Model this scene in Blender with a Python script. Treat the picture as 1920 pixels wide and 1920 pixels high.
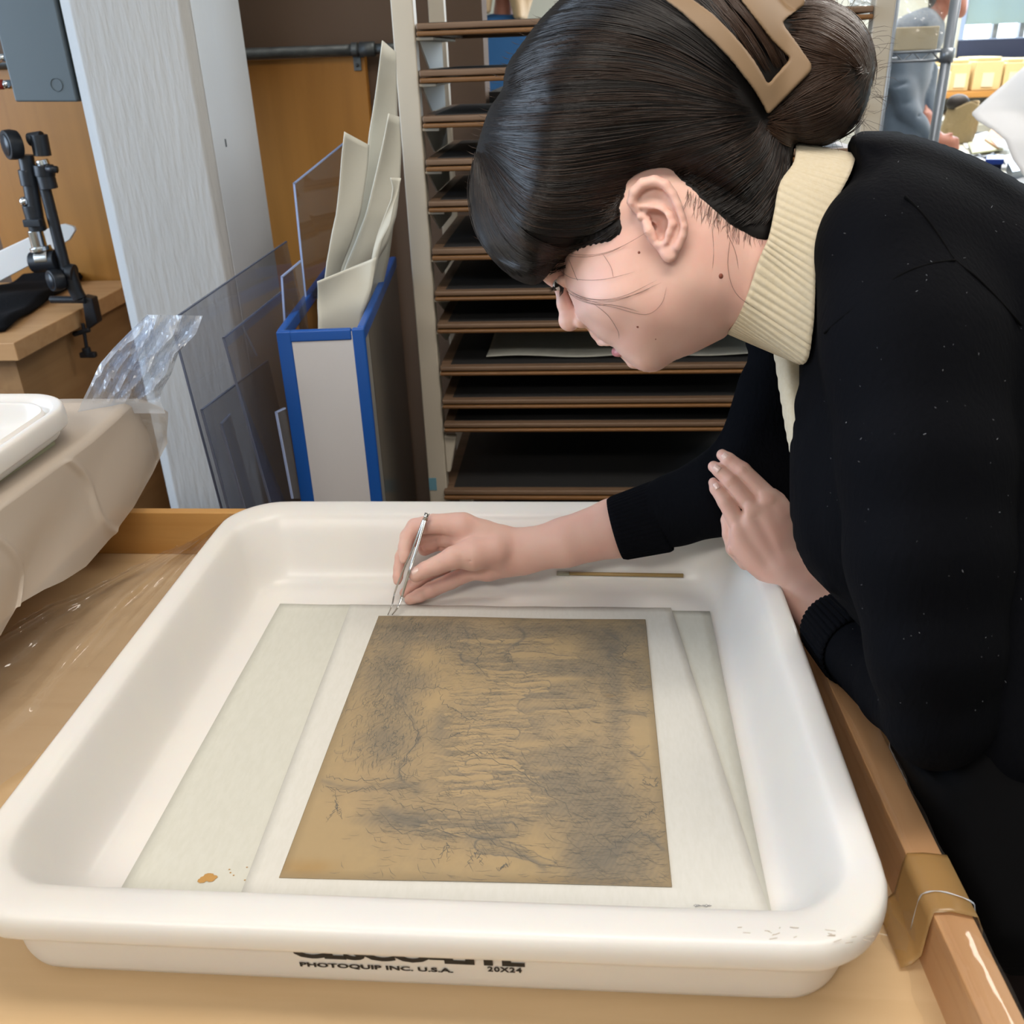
import bpy, bmesh, math, random
import numpy as np
from mathutils import Vector, Matrix

random.seed(7); rng = np.random.default_rng(7)
PI = math.pi
scene = bpy.context.scene
for o in list(bpy.data.objects): bpy.data.objects.remove(o)
COL = scene.collection

# ------------------------------------------------------------------ camera
CF = 1729.736
CAM = np.array([0.0, 0.0, 1.46])
RT = np.array([0.99692351, 0.07132621, -0.03249746])
UP = np.array([-0.00268641, 0.44546077, 0.89529743])
FW = np.cross(UP, RT)
cam_data = bpy.data.cameras.new('camera'); cam = bpy.data.objects.new('camera', cam_data); COL.objects.link(cam)
cam_data.sensor_width = 36; cam_data.lens = 36*CF/1920
M = Matrix.Identity(4)
for i in range(3):
    M[i][0] = RT[i]; M[i][1] = UP[i]; M[i][2] = -FW[i]; M[i][3] = CAM[i]
cam.matrix_world = M
cam_data.clip_start = .02; cam_data.clip_end = 60
cam_data.dof.use_dof = True; cam_data.dof.focus_distance = .93; cam_data.dof.aperture_fstop = 11
scene.camera = cam
# ------------------------------------------------------------------ view, world, lights
vs = scene.view_settings
vs.view_transform = 'Standard'; vs.look = 'None'; vs.gamma = 1; vs.use_curve_mapping = False
vs.exposure = 0.0
world = bpy.data.worlds.new('world'); scene.world = world; world.use_nodes = True
bg = world.node_tree.nodes['Background']; bg.inputs[0].default_value = (.60, .76, 1, 1); bg.inputs[1].default_value = 1.0
def area(name, loc, target, sx, sy, power, col):
    l = bpy.data.lights.new(name, 'AREA'); l.shape = 'RECTANGLE'; l.size = sx; l.size_y = sy; l.energy = power; l.color = col
    o = bpy.data.objects.new(name, l); COL.objects.link(o); o.location = loc
    o.rotation_euler = (Vector(target)-Vector(loc)).to_track_quat('-Z', 'Y').to_euler()
    return o
WARM = (1.0, .967, .935); COOL = (.55, .76, 1.0)
area('ceiling_lamp_light', (.25, .45, 2.80), (.25, .45, 0), 1.6, .5, 12.5, WARM)
area('ceiling_lamp_light', (-.9, -1.2, 2.80), (-.9, -1.2, 0), 1.6, .5, 30, WARM)
area('ceiling_lamp_light', (1.7, 2.4, 2.80), (1.7, 2.4, 0), 1.4, .5, 17, WARM)
area('ceiling_lamp_light', (1.7, 4.6, 2.80), (1.7, 4.6, 0), 1.6, .6, 70, WARM)
area('window_light', (-2.9, .9, 1.75), (0, .9, 1.1), 2.2, 1.3, 55, COOL)
area('window_light', (2.3, 6.05, 2.0), (1.5, 2, 1.2), 2.2, 1.0, 120, (.66, .82, 1))

# ------------------------------------------------------------------ helpers
def at(px, py, X=None, Y=None, z=None, d=None):
    """a point of the place, from a sight line and the plane (or viewing distance) it lies on"""
    v = FW*CF + RT*(px-960) - UP*(py-960)
    if z is not None: t = (z-CAM[2])/v[2]
    elif Y is not None: t = (Y-CAM[1])/v[1]
    elif X is not None: t = (X-CAM[0])/v[0]
    else: t = d/CF
    return CAM + v*t
class MB:
    def __init__(s): s.v = []; s.f = []; s.n = 0
    def add(s, v, f):
        v = np.asarray(v, float).reshape(-1, 3); s.v.append(v)
        s.f += [tuple(int(i)+s.n for i in q) for q in f]; s.n += len(v); return s
    def hexa(s, p):
        return s.add(p, [(0,3,2,1),(4,5,6,7),(0,1,5,4),(1,2,6,5),(2,3,7,6),(3,0,4,7)])
    def box(s, x0, x1, y0, y1, z0, z1):
        return s.hexa([(x0,y0,z0),(x1,y0,z0),(x1,y1,z0),(x0,y1,z0),(x0,y0,z1),(x1,y0,z1),(x1,y1,z1),(x0,y1,z1)])
    def slab(s, quad, off):
        q = np.array(quad, float); return s.hexa(list(q)+list(q+np.array(off)))
    def tube(s, pts, r, n=10, cap=True, flat=None):
        pts = np.array(pts, float); m = len(pts); rr = np.broadcast_to(np.array(r, float), (m,))
        t = np.gradient(pts, axis=0) if m > 2 else np.array([pts[1]-pts[0]]*2)
        t /= np.linalg.norm(t, axis=1)[:, None]+1e-12
        a = np.array([0, 0, 1.]) if abs(t[0][2]) < .9 else np.array([1., 0, 0])
        V = []
        u = np.cross(t[0], a); u /= np.linalg.norm(u)
        for i in range(m):
            u = u-t[i]*(u@t[i]); u /= np.linalg.norm(u); w = np.cross(t[i], u)
            for k in range(n):
                an = 2*PI*k/n; V.append(pts[i]+rr[i]*(u*math.cos(an)+w*math.sin(an)*(flat or 1)))
        F = [(i*n+k, i*n+(k+1) % n, (i+1)*n+(k+1) % n, (i+1)*n+k) for i in range(m-1) for k in range(n)]
        if cap: F += [tuple(range(n))[::-1], tuple(range((m-1)*n, m*n))]
        return s.add(V, F)
    def grid(s, G, close_u=False):
        G = np.asarray(G, float); a, b = G.shape[:2]
        F = [(i*b+j, i*b+j+1, ((i+1) % a)*b+j+1, ((i+1) % a)*b+j) for i in range(a if close_u else a-1) for j in range(b-1)]
        return s.add(G.reshape(-1, 3), F)
    def sphere(s, c, r, n=16, m=10):
        c = np.array(c, float); r = np.array(r, float)*np.ones(3); V = [c+r*(0, 0, 1)]
        for i in range(1, m):
            for k in range(n):
                V.append(c+r*np.array([math.sin(PI*i/m)*math.cos(2*PI*k/n), math.sin(PI*i/m)*math.sin(2*PI*k/n), math.cos(PI*i/m)]))
        V.append(c-r*(0, 0, 1)); L = len(V)-1
        F = [(0, 1+k, 1+(k+1) % n) for k in range(n)]
        F += [(1+(i*n)+k, 1+(i+1)*n+k, 1+(i+1)*n+(k+1) % n, 1+i*n+(k+1) % n) for i in range(m-2) for k in range(n)]
        F += [(L, 1+(m-2)*n+(k+1) % n, 1+(m-2)*n+k) for k in range(n)]
        return s.add(V, F)
def sheet(G, t):
    """closed thin solid from a grid of points"""
    G = np.asarray(G, float); du = np.gradient(G, axis=0); dv = np.gradient(G, axis=1)
    N = np.cross(du, dv); N /= np.linalg.norm(N, axis=2)[..., None]+1e-12
    A = G+N*t/2; B = G-N*t/2; a, b = G.shape[:2]; n = a*b
    F = [(i*b+j, i*b+j+1, (i+1)*b+j+1, (i+1)*b+j) for i in range(a-1) for j in range(b-1)]
    F += [(n+i*b+j, n+(i+1)*b+j, n+(i+1)*b+j+1, n+i*b+j+1) for i in range(a-1) for j in range(b-1)]
    for i in range(a-1):
        F += [(i*b, (i+1)*b, n+(i+1)*b, n+i*b), (i*b+b-1, n+i*b+b-1, n+(i+1)*b+b-1, (i+1)*b+b-1)]
    for j in range(b-1):
        F += [(j, n+j, n+j+1, j+1), ((a-1)*b+j, (a-1)*b+j+1, n+(a-1)*b+j+1, n+(a-1)*b+j)]
    m = MB(); m.add(np.concatenate([A.reshape(-1, 3), B.reshape(-1, 3)]), F); return m
ORG = {}
def thing(name, label, cat, loc=(0, 0, 0), group=None, kind=None):
    o = bpy.data.objects.new(name, None); COL.objects.link(o); o.location = loc; o.empty_display_size = .05
    if label: o['label'] = label; o['category'] = cat
    if group: o['group'] = group
    if kind: o['kind'] = kind
    ORG[o.name] = np.array(loc, float); return o
def obj(name, mb, mat, parent=None, smooth=False, bevel=0, seg=2, label=None, cat=None, group=None, kind=None, sub=0, weld=False):
    if isinstance(mb, tuple): V, F = mb
    else: V = np.concatenate(mb.v); F = mb.f
    V = np.asarray(V, float)
    if parent is not None: org = ORG[parent.name]
    else:
        lo, hi = V.min(0), V.max(0); org = np.array([(lo[0]+hi[0])/2, (lo[1]+hi[1])/2, lo[2]])
    me = bpy.data.meshes.new(name); W = V-org
    if isinstance(F, np.ndarray):
        k = F.shape[1]; me.vertices.add(len(W)); me.vertices.foreach_set('co', W.astype(np.float32).ravel())
        me.loops.add(F.size); me.loops.foreach_set('vertex_index', F.astype(np.int32).ravel())
        me.polygons.add(len(F)); me.polygons.foreach_set('loop_start', np.arange(0, F.size, k, dtype=np.int32))
        me.update(calc_edges=True); me.validate()
    else: me.from_pydata([tuple(v) for v in W], [], F)
    if weld or not isinstance(F, np.ndarray):
        bm = bmesh.new(); bm.from_mesh(me)
        if weld: bmesh.ops.remove_doubles(bm, verts=bm.verts, dist=1e-5)
        bmesh.ops.recalc_face_normals(bm, faces=bm.faces); bm.to_mesh(me); bm.free()
    if smooth: me.polygons.foreach_set('use_smooth', [True]*len(me.polygons))
    o = bpy.data.objects.new(name, me); COL.objects.link(o)
    if mat is not None: me.materials.append(mat)
    if parent is not None: o.parent = parent
    else: o.location = org
    ORG[o.name] = org
    if bevel:
        b = o.modifiers.new('bevel', 'BEVEL'); b.width = bevel; b.segments = seg; b.limit_method = 'ANGLE'; b.angle_limit = .6
        if not smooth: me.polygons.foreach_set('use_smooth', [True]*len(me.polygons))
        w = o.modifiers.new('wn', 'WEIGHTED_NORMAL'); w.keep_sharp = False
    if sub: s_ = o.modifiers.new('sub', 'SUBSURF'); s_.levels = sub; s_.render_levels = sub
    for k_, v_ in (('label', label), ('category', cat), ('group', group), ('kind', kind)):
        if v_: o[k_] = v_
    return o
def copy_tree(o, parent=None, loc=None):
    c = o.copy(); COL.objects.link(c); ORG[c.name] = ORG[o.name]
    if parent is not None: c.parent = parent
    if loc is not None: c.location = loc
    for ch in [x for x in bpy.data.objects if x.parent == o]: copy_tree(ch, c)
    return c

# ------------------------------------------------------------------ materials
def srgb(h):
    if isinstance(h, str): c = [int(h[i:i+2], 16)/255 for i in (0, 2, 4)]
    else: c = [x/255 for x in h]
    return tuple((x/12.92 if x <= .04045 else ((x+.055)/1.055)**2.4) for x in c)+(1,)
def mat(name, col, rough=.5, metal=0, spec=None, trans=0, ior=1.45, alpha=1, sss=0, bump=None, noise=None, wood=None, sheen=0, coat=0, emit=None, translucent=0):
    """noise=(scale, colour2, amount, stretch), bump=(scale, strength, dist, stretch), wood=(axis, scale, colour2)"""
    m = bpy.data.materials.new(name); m.use_nodes = True; nt = m.node_tree; N = nt.nodes; L = nt.links
    b = N['Principled BSDF']; c = srgb(col); b.inputs['Base Color'].default_value = c
    b.inputs['Roughness'].default_value = rough; b.inputs['Metallic'].default_value = metal; b.inputs['IOR'].default_value = ior
    b.inputs['Transmission Weight'].default_value = trans; b.inputs['Alpha'].default_value = alpha
    if spec is not None: b.inputs['Specular IOR Level'].default_value = spec
    if sss:
        b.inputs['Subsurface Weight'].default_value = sss; b.inputs['Subsurface Radius'].default_value = (1, .35, .2); b.inputs['Subsurface Scale'].default_value = .006
    if sheen: b.inputs['Sheen Weight'].default_value = sheen; b.inputs['Sheen Roughness'].default_value = .5
    if coat: b.inputs['Coat Weight'].default_value = coat; b.inputs['Coat Roughness'].default_value = .1
    if emit: b.inputs['Emission Color'].default_value = c; b.inputs['Emission Strength'].default_value = emit
    def coords(stretch):
        tc = N.new('ShaderNodeTexCoord'); mp = N.new('ShaderNodeMapping'); L.new(tc.outputs['Object'], mp.inputs[0])
        mp.inputs['Scale'].default_value = stretch or (1, 1, 1); return mp.outputs[0]
    def mixc(fac, a, bb):
        mx = N.new('ShaderNodeMix'); mx.data_type = 'RGBA'; L.new(fac, mx.inputs[0])
        if isinstance(a, tuple): mx.inputs[6].default_value = a
        else: L.new(a, mx.inputs[6])
        mx.inputs[7].default_value = bb; return mx.outputs[2]
    out = None
    if wood:
        ax, sc, c2 = wood; st = [sc*9]*3; st[ax] = sc*.6
        n1 = N.new('ShaderNodeTexNoise'); L.new(coords(tuple(st)), n1.inputs[0]); n1.inputs['Scale'].default_value = 2.2; n1.inputs['Detail'].default_value = 7; n1.inputs['Distortion'].default_value = .6
        rp = N.new('ShaderNodeValToRGB'); rp.color_ramp.elements[0].position = .35; rp.color_ramp.elements[1].position = .68; L.new(n1.outputs[0], rp.inputs[0])
        out = mixc(rp.outputs[0], c, srgb(c2))
    if noise:
        sc, c2, am, st = noise
        n1 = N.new('ShaderNodeTexNoise'); L.new(coords(st), n1.inputs[0]); n1.inputs['Scale'].default_value = sc; n1.inputs['Detail'].default_value = 5
        mr = N.new('ShaderNodeMapRange'); mr.inputs[1].default_value = .35; mr.inputs[2].default_value = .7; mr.inputs[4].default_value = am; L.new(n1.outputs[0], mr.inputs[0])
        out = mixc(mr.outputs[0], out if out is not None else c, srgb(c2))
    if out is not None: L.new(out, b.inputs['Base Color'])
    if bump:
        sc, stg, dist, st = bump
        n2 = N.new('ShaderNodeTexNoise'); L.new(coords(st), n2.inputs[0]); n2.inputs['Scale'].default_value = sc; n2.inputs['Detail'].default_value = 3
        bp = N.new('ShaderNodeBump'); bp.inputs['Strength'].default_value = stg; bp.inputs['Distance'].default_value = dist
        L.new(n2.outputs[0], bp.inputs['Height']); L.new(bp.outputs[0], b.inputs['Normal'])
    if translucent:
        tr = N.new('ShaderNodeBsdfTranslucent'); tr.inputs[0].default_value = c; ms = N.new('ShaderNodeMixShader'); ms.inputs[0].default_value = translucent
        L.new(b.outputs[0], ms.inputs[1]); L.new(tr.outputs[0], ms.inputs[2]); L.new(ms.outputs[0], N['Material Output'].inputs[0])
    return m
def film(name, col, haze, rough=.08, bumps=(25, .5, .004), hazecol='d5dbe2', gloss=.5):
    """thin clear plastic: mostly see-through, a glossy coat, some milky haze"""
    m = bpy.data.materials.new(name); m.use_nodes = True; nt = m.node_tree; N = nt.nodes; L = nt.links
    N.remove(N['Principled BSDF'])
    t = N.new('ShaderNodeBsdfTransparent'); t.inputs[0].default_value = srgb(col)
    g = N.new('ShaderNodeBsdfGlossy'); g.inputs['Roughness'].default_value = rough
    d = N.new('ShaderNodeBsdfDiffuse'); d.inputs[0].default_value = srgb(hazecol)
    lw = N.new('ShaderNodeLayerWeight'); lw.inputs[0].default_value = .5
    pw = N.new('ShaderNodeMath'); pw.operation = 'POWER'; L.new(lw.outputs['Facing'], pw.inputs[0]); pw.inputs[1].default_value = 4.0
    fr = N.new('ShaderNodeMath'); fr.operation = 'MULTIPLY_ADD'; L.new(pw.outputs[0], fr.inputs[0]); fr.inputs[1].default_value = gloss; fr.inputs[2].default_value = .05
    a = N.new('ShaderNodeMixShader'); a.inputs[0].default_value = haze; L.new(t.outputs[0], a.inputs[1]); L.new(d.outputs[0], a.inputs[2])
    b = N.new('ShaderNodeMixShader'); L.new(fr.outputs[0], b.inputs[0]); L.new(a.outputs[0], b.inputs[1]); L.new(g.outputs[0], b.inputs[2])
    if bumps:
        tc = N.new('ShaderNodeTexCoord'); n2 = N.new('ShaderNodeTexNoise'); L.new(tc.outputs['Object'], n2.inputs[0]); n2.inputs['Scale'].default_value = bumps[0]; n2.inputs['Detail'].default_value = 2
        bp = N.new('ShaderNodeBump'); bp.inputs['Strength'].default_value = bumps[1]; bp.inputs['Distance'].default_value = bumps[2]
        L.new(n2.outputs[0], bp.inputs['Height']); L.new(bp.outputs[0], g.inputs['Normal']); L.new(bp.outputs[0], lw.inputs['Normal'])
    L.new(b.outputs[0], N['Material Output'].inputs[0]); return m
MT = {
 'floor': mat('floor_mat', '4a3d35', .6, noise=(3, '3a302a', .8, None)),
 'ceil': mat('ceiling_mat', 'd8d4cc', .9),
 'wallwhite': mat('white_wall', 'c4c6bd', .8, bump=(60, .15, .002, None)),
 'wallbrown': mat('brown_wall', '685444', .8, noise=(2, '5e4b3c', .7, None), bump=(120, .15, .001, None)),
 'column': mat('column_paint', 'b4b4b3', .65, bump=(9, .45, .005, (9, 9, 1.6)), noise=(4, 'acacab', .6, (4, 4, .6))),
 'column_side_lit': mat('column_side_lit', 'cdd3d9', .5, bump=(14, .2, .003, (4, 4, 1))),  # paler, bluer than the shaft: cool window light put into the colour
 'orange': mat('orange_veneer', 'a26c29', .42, wood=(2, 1.2, '8f5d1c'), noise=(1.2, 'ab7530', .6, (1, 1, .5))),
 'tablewood': mat('table_veneer', 'cbae86', .5, wood=(0, 2.2, 'c2a47b'), noise=(4, 'd2b690', .6, None)),
 'lipwood': mat('maple_edge', 'c79b70', .5, wood=(1, 2.6, 'b78a5e')),
 'lipwoodx': mat('maple_edge_back', 'c19255', .5, wood=(0, 2.6, 'b28347')),
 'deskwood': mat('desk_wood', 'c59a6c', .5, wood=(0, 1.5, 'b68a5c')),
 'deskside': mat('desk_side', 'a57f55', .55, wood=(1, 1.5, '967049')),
 'white': mat('tray_plastic', 'dcd9d6', .32, sss=.12, bump=(5, .12, .01, None), noise=(16, 'e3dfd6', .5, None)),
 'sheetA': mat('blotter', 'cbcac0', .75, noise=(260, 'c2c1b5', .5, (1, .3, 1)), bump=(300, .2, .0004, None)),
 'sheetB': mat('interleaf', 'd3d1ca', .7, noise=(320, 'cbc9c0', .5, (1, .3, 1)), bump=(300, .2, .0004, None)),
 'ink': mat('black_ink', '141416', .5),
 'graphite': mat('pencil', '8d8d90', .6),
 'steel': mat('steel', 'b9b4ad', .22, metal=1),
 'chrome': mat('chrome', 'dadde0', .12, metal=1),
 'blackplastic': mat('black_plastic', '1e2126', .38),
 'armtube': mat('arm_tube', '23272d', .35, spec=.6),
 'blackcloth': mat('black_cloth', '0f1013', .95, bump=(180, .5, .002, None), spec=.15),
 'boxgrey': mat('grey_enamel', '596266', .5, bump=(150, .1, .001, None)),
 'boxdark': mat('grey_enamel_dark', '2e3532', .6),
 'red': mat('red_plastic', 'a33324', .4),
 'pipe': mat('galvanised_pipe', '565a5c', .5, metal=.7, noise=(30, '73797b', .8, (1, 3, 3))),
 'blue': mat('blue_edging', '1450a0', .38),
 'panelwhite': mat('panel_white', 'c6c5c7', .5, bump=(200, .08, .001, None)),
 'paneldark': mat('panel_dark', '2c2826', .18, spec=.6),
 'panelstrip': mat('panel_strip', '8e8d89', .5),
 'card': mat('card_board', 'a87437', .7, bump=(60, .2, .001, None)),
 'paper': mat('handmade_paper', 'd2d1c6', .85, bump=(40, .25, .002, None), noise=(8, 'c8c5b6', .6, None)),
 'rack': mat('rack_cream', 'c4bbab', .45, bump=(80, .05, .001, None)),
 'screenwood': mat('screen_frame', '7d6450', .5, wood=(0, 2, '68513c')),
 'screenedge': mat('screen_frame_edge', '8a5f33', .5, wood=(0, 2, '6d4d2f')),
 'screenmesh': mat('screen_mesh', '2b2b2c', .6, bump=(900, .5, .001, None)),
 'sticker': mat('blue_sticker', '6f9fb2', .5),
 'brush': mat('bamboo', 'a98f5e', .5, wood=(0, 5, '94794a')),
 'tape': None,
 'coolgrey': mat('light_metal', '9aa2ad', .35, metal=.6),
 'cream': mat('cream_box', 'd8bd88', .7),
 'creamlight': mat('cream_box_light', 'ddd0b2', .7),
 'shelfwood': mat('shelf_wood', 'b98442', .5, wood=(0, 1, 'a87436')),
 'drawer': mat('drawer_white', 'b9b7a8', .6),
 'bagpaper': mat('brown_paper', '9a8866', .8, bump=(30, .8, .01, None)),
 'whitepaper': mat('white_paper', 'f0f2f6', .8, translucent=.55),
 'bluebox': mat('blue_box', '1b3f9a', .5), 'navy': mat('navy_fabric', '2c3550', .8),
 'greenpaper': mat('green_card', 'a8a98c', .8), 'greycloth': mat('grey_stuff', '6d7278', .8),
 'manshirt': mat('slate_knit', '4d5c6d', .9, noise=(12, '3d4a5a', .7, None), sheen=.3),
 'bluetop': mat('blue_top', '22568a', .85), 'blond': mat('blond_hair', 'b39a78', .6, bump=(80, .8, .003, (1, 1, .1))),
 'manskin': mat('man_skin', 'a8705f', .55, sss=.2), 'darkhair': mat('dark_hair', '2a2422', .6),
}
tp = film('packing_tape', 'ecd9b0', .45, .25, (60, .3, .001), 'c9a670', .3); MT['tape'] = tp
MT['film'] = film('clear_film', 'fbfaf8', .10, .05, (26, .6, .004), 'cfd2d4', .45)
MT['filmthin'] = film('thin_film', 'fdfcfa', .03, .06, (14, .6, .005), 'd0cdc8', .35)
MT['filmbag'] = film('bag_film', 'f4f7fb', .40, .08, (22, .9, .006), 'e4ecf8', .7)
MT['filmdrape'] = film('milky_film', 'f6f3ef', .62, .25, (6, .3, .01), 'd6cabd', .3)
MT['acrylic'] = film('acrylic_sheet', 'e6e6e8', .10, .03, None, '8e8f94', .25)
MT['acryliced'] = mat('acrylic_edge', '62697c', .2, spec=.6)
MT['aclight'] = mat('acrylic_edge_light', '9fb0d8', .2, spec=.6)
glow = mat('lamp_diffuser', 'fff0dc', .5, emit=6.0); MT['glow'] = glow
MT['winlight'] = mat('window_daylight', 'e8f0ff', .5, emit=3.0)
MT['blind'] = mat('roller_blind', 'a9bfc4', .7, translucent=.5)
# ================================================================== ROOM
def struct(name, mb, m, **k): return obj(name, mb, m, kind='structure', **k)
WY = 2.45                                                    # the brown wall behind the column
struct('floor', MB().box(-3.1, 4.2, -2.6, 6.4, -.05, 0), MT['floor'])
struct('ceiling', MB().box(-3.1, 4.2, -2.6, 6.4, 2.9, 2.95), MT['ceil'])
struct('wall_brown', MB().box(-3.0, at(905, 50, Y=WY)[0], WY, WY+.12, 0, 2.9), MT['wallbrown'])
# left wall with its window opening
wl = MB(); wl.box(-3.1, -3.0, -2.6, -.3, 0, 2.9); wl.box(-3.1, -3.0, 2.1, 2.57, 0, 2.9); wl.box(-3.1, -3.0, -.3, 2.1, 0, 1.0); wl.box(-3.1, -3.0, -.3, 2.1, 2.45, 2.9)
struct('wall_left', wl, MT['wallwhite'])
struct('wall_rear', MB().box(-3.1, 4.2, -2.7, -2.6, 0, 2.9), MT['wallwhite'])
struct('wall_right', MB().box(4.1, 4.2, -2.6, 6.4, 0, 2.9), MT['wallwhite'])
struct('wall_partition', MB().box(-1.12, -1.0, WY+.12, 6.3, 0, 2.9), MT['wallwhite'])
w1 = struct('window_1', MB().box(-3.16, -3.13, -.25, 2.05, 1.05, 2.40), MT['winlight'])
fr = MB(); fr.box(-3.1, -3.03, -.3, -.24, 1, 2.45); fr.box(-3.1, -3.03, 2.04, 2.1, 1, 2.45); fr.box(-3.1, -3.03, -.24, 2.04, 1, 1.06); fr.box(-3.1, -3.03, -.24, 2.04, 2.39, 2.45)
fr.box(-3.1, -3.03, .87, .93, 1.06, 2.39); obj('window_frame', fr, MT['coolgrey'], w1)
# far wall (painted blocks) with a window that shows daylight under a blind
BY = 6.2
struct('wall_back', MB().box(-1.0, at(1812, 60, Y=BY)[0]-.04, BY, BY+.1, 0, 2.9).box(at(1812, 60, Y=BY)[0]-.04, 4.1, BY, BY+.1, 0, 1.42).box(at(1812, 60, Y=BY)[0]-.04, 4.1, BY, BY+.1, 2.5, 2.9), MT['wallwhite'])
wb = bpy.data.objects['wall_back']
blk = None
bx0 = at(1700, 100, Y=BY)[0]
for r_ in range(3):
    for c_ in range(4):
        x = bx0+c_*.4+(r_ % 2)*.2; zt = 1.40-r_*.2
        if blk is None:
            blk = obj('block', MB().box(x, x+.392, BY-.006, BY, zt-.192, zt), MT['wallwhite'], wb, bevel=.003, seg=1)
            blk0 = (x, zt)
        else:
            c = blk.copy(); COL.objects.link(c); c.parent = wb; c.location = (x-blk0[0], 0, zt-blk0[1])
wx0 = at(1812, 60, Y=BY)[0]-.04
zs = at(1860, 68, Y=BY)[2]; zb = at(1860, 45, Y=BY)[2]
w2 = struct('window_2', MB().box(wx0, 4.1, BY-.03, BY+.1, zs-.13, zs-.015), MT['navy'])
for a, b in ((1815, 1862), (1866, 1912), (1917, 1964)):
    obj('pane', MB().box(at(a, 60, Y=BY)[0], at(b, 60, Y=BY)[0], BY+.05, BY+.06, zs-.01, 2.45), MT['winlight'], w2)
for a in (1862, 1912, 1964):
    x = at(a, 60, Y=BY)[0]; obj('mullion', MB().box(x, x+.03, BY+.01, BY+.06, zs-.01, 2.45), MT['coolgrey'], w2)
obj('blind', MB().box(wx0+.02, 4.05, BY-.03, BY-.02, zb, 2.45), MT['blind'], w2)
# ceiling lamps
for (x, y, l, ww, lb) in ((.25, .45, 1.6, .5, 'ceiling lamp with glowing diffuser right above the big white tray'), (-.9, -1.2, 1.6, .5, 'ceiling lamp with glowing diffuser behind the viewer'), (1.7, 2.4, 1.4, .5, 'ceiling lamp with glowing diffuser above the near end of the far bench'), (1.7, 4.6, 1.6, .6, 'ceiling lamp with glowing diffuser before the wall shelf')):
    c = thing('ceiling_lamp', lb, 'lamp', (x, y, 2.82), 'ceiling lamps')
    obj('housing', MB().box(x-l/2-.03, x+l/2+.03, y-ww/2-.03, y+ww/2+.03, 2.83, 2.9), MT['coolgrey'], c)
    obj('diffuser', MB().box(x-l/2, x+l/2, y-ww/2, y+ww/2, 2.822, 2.832), MT['glow'], c)

# ------------------------------------------------------------------ column
cx0 = at(111, 0, Y=1.78)[0]; cx0b = at(128, 0, Y=1.75)[0]; cx1 = at(335, 0, Y=1.75)[0]; cx2 = at(362, 100, Y=1.78)[0]
col = thing('column', None, None, ((cx0+cx1)/2, 1.9, 0), kind='structure')
ch = .03
struct_face = MB(); struct_face.box(cx0b, cx1, 1.75, 1.76, 0, 2.9)
pts = [(cx0, 1.75+ch), (cx0b, 1.75), (cx1, 1.75), (cx1+.012, 1.765), (cx1+.012, 2.02), (cx0, 2.02)]
m_ = MB(); n_ = len(pts)
m_.add([(x, y, 0) for x, y in pts]+[(x, y, 2.9) for x, y in pts], [tuple(range(n_))[::-1], tuple(range(n_, 2*n_))]+[(i, (i+1) % n_, n_+(i+1) % n_, n_+i) for i in range(n_)])
obj('shaft', m_, MT['column'], col, bevel=.004)
obj('side_face', MB().box(cx1+.0122, cx1+.0132, 1.768, 2.018, 0, 2.9), MT['column_side_lit'], col)  # thin skin added to carry the lit colour of this side
sm_ = at(423, 267, X=cx1+.0133); obj('scuff_mark', MB().box(sm_[0], sm_[0]+.0006, sm_[1]-.003, sm_[1]+.003, sm_[2]-.008, sm_[2]+.006), MT['boxgrey'], col)

# ------------------------------------------------------------------ orange veneer panel, pipe
pz = at(690, 105, Y=WY)[2]; px1 = at(688, 105, Y=WY)[0]
p = thing('veneered_board', 'orange-brown veneered board fixed to the brown wall below the grey pipe', 'panel', (-1.0, WY, .1))
obj('board', MB().box(at(14, 450, Y=WY)[0], px1, WY-.03, WY-.002, .1, pz), MT['orange'], p, bevel=.002)
pp = thing('conduit_pipe', 'grey metal pipe running along the top of the orange board', 'pipe', (-.7, WY-.05, pz))
zc = at(560, 97, Y=WY-.05)[2]
obj('pipe', MB().tube([(-2.4, WY-.045, zc), (px1+.01, WY-.045, zc)], .0125, 14), MT['pipe'], pp, smooth=True)
obj('coupling', MB().tube([(px1-.005, WY-.045, zc), (px1+.03, WY-.045, zc)], .0165, 14), MT['pipe'], pp, smooth=True)
obj('pipe', MB().tube([(px1+.03, WY-.045, zc), (at(742, 97, Y=WY-.045)[0], WY-.045, zc)], .0115, 14), MT['pipe'], pp, smooth=True)
xc = at(665, 97, Y=WY-.05)[0]
cl = MB().tube([(xc-.007, WY-.045, zc), (xc+.007, WY-.045, zc)], .016, 14); cl.box(xc-.009, xc+.009, WY-.035, WY-.031, zc-.045, zc-.01)
pc = obj('pipe_clamp', cl, MT['pipe'], pp, bevel=.001)
obj('screw', MB().sphere((xc, WY-.037, zc-.033), .004, 10, 6), MT['pipe'], pc, smooth=True)

# ------------------------------------------------------------------ grey electrical box on the board, left of the column
eb = thing('electrical_box', 'grey enamelled metal electrical box hanging left of the column', 'box', at(70, 190, Y=2.05))
A = at(28, 191, Y=2.05); B = at(145, 191, Y=2.05)
ztop = 1.78
q = [A, B, (B[0], B[1], ztop), (A[0], A[1], ztop)]
obj('cover', MB().slab(q, (0, .17, 0)), MT['boxgrey'], eb, bevel=.004)
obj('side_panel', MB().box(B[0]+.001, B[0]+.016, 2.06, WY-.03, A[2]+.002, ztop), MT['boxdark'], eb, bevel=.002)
obj('back_plate', MB().box(A[0]-.01, B[0]+.001, 2.2, WY-.03, A[2]+.01, ztop), MT['boxgrey'], eb)
kc = at(105, 159, Y=2.048)
ring = [(kc[0]+.0125*math.cos(t), 2.049, kc[2]+.0125*math.sin(t)) for t in np.linspace(0, 2*PI, 25)]
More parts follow.
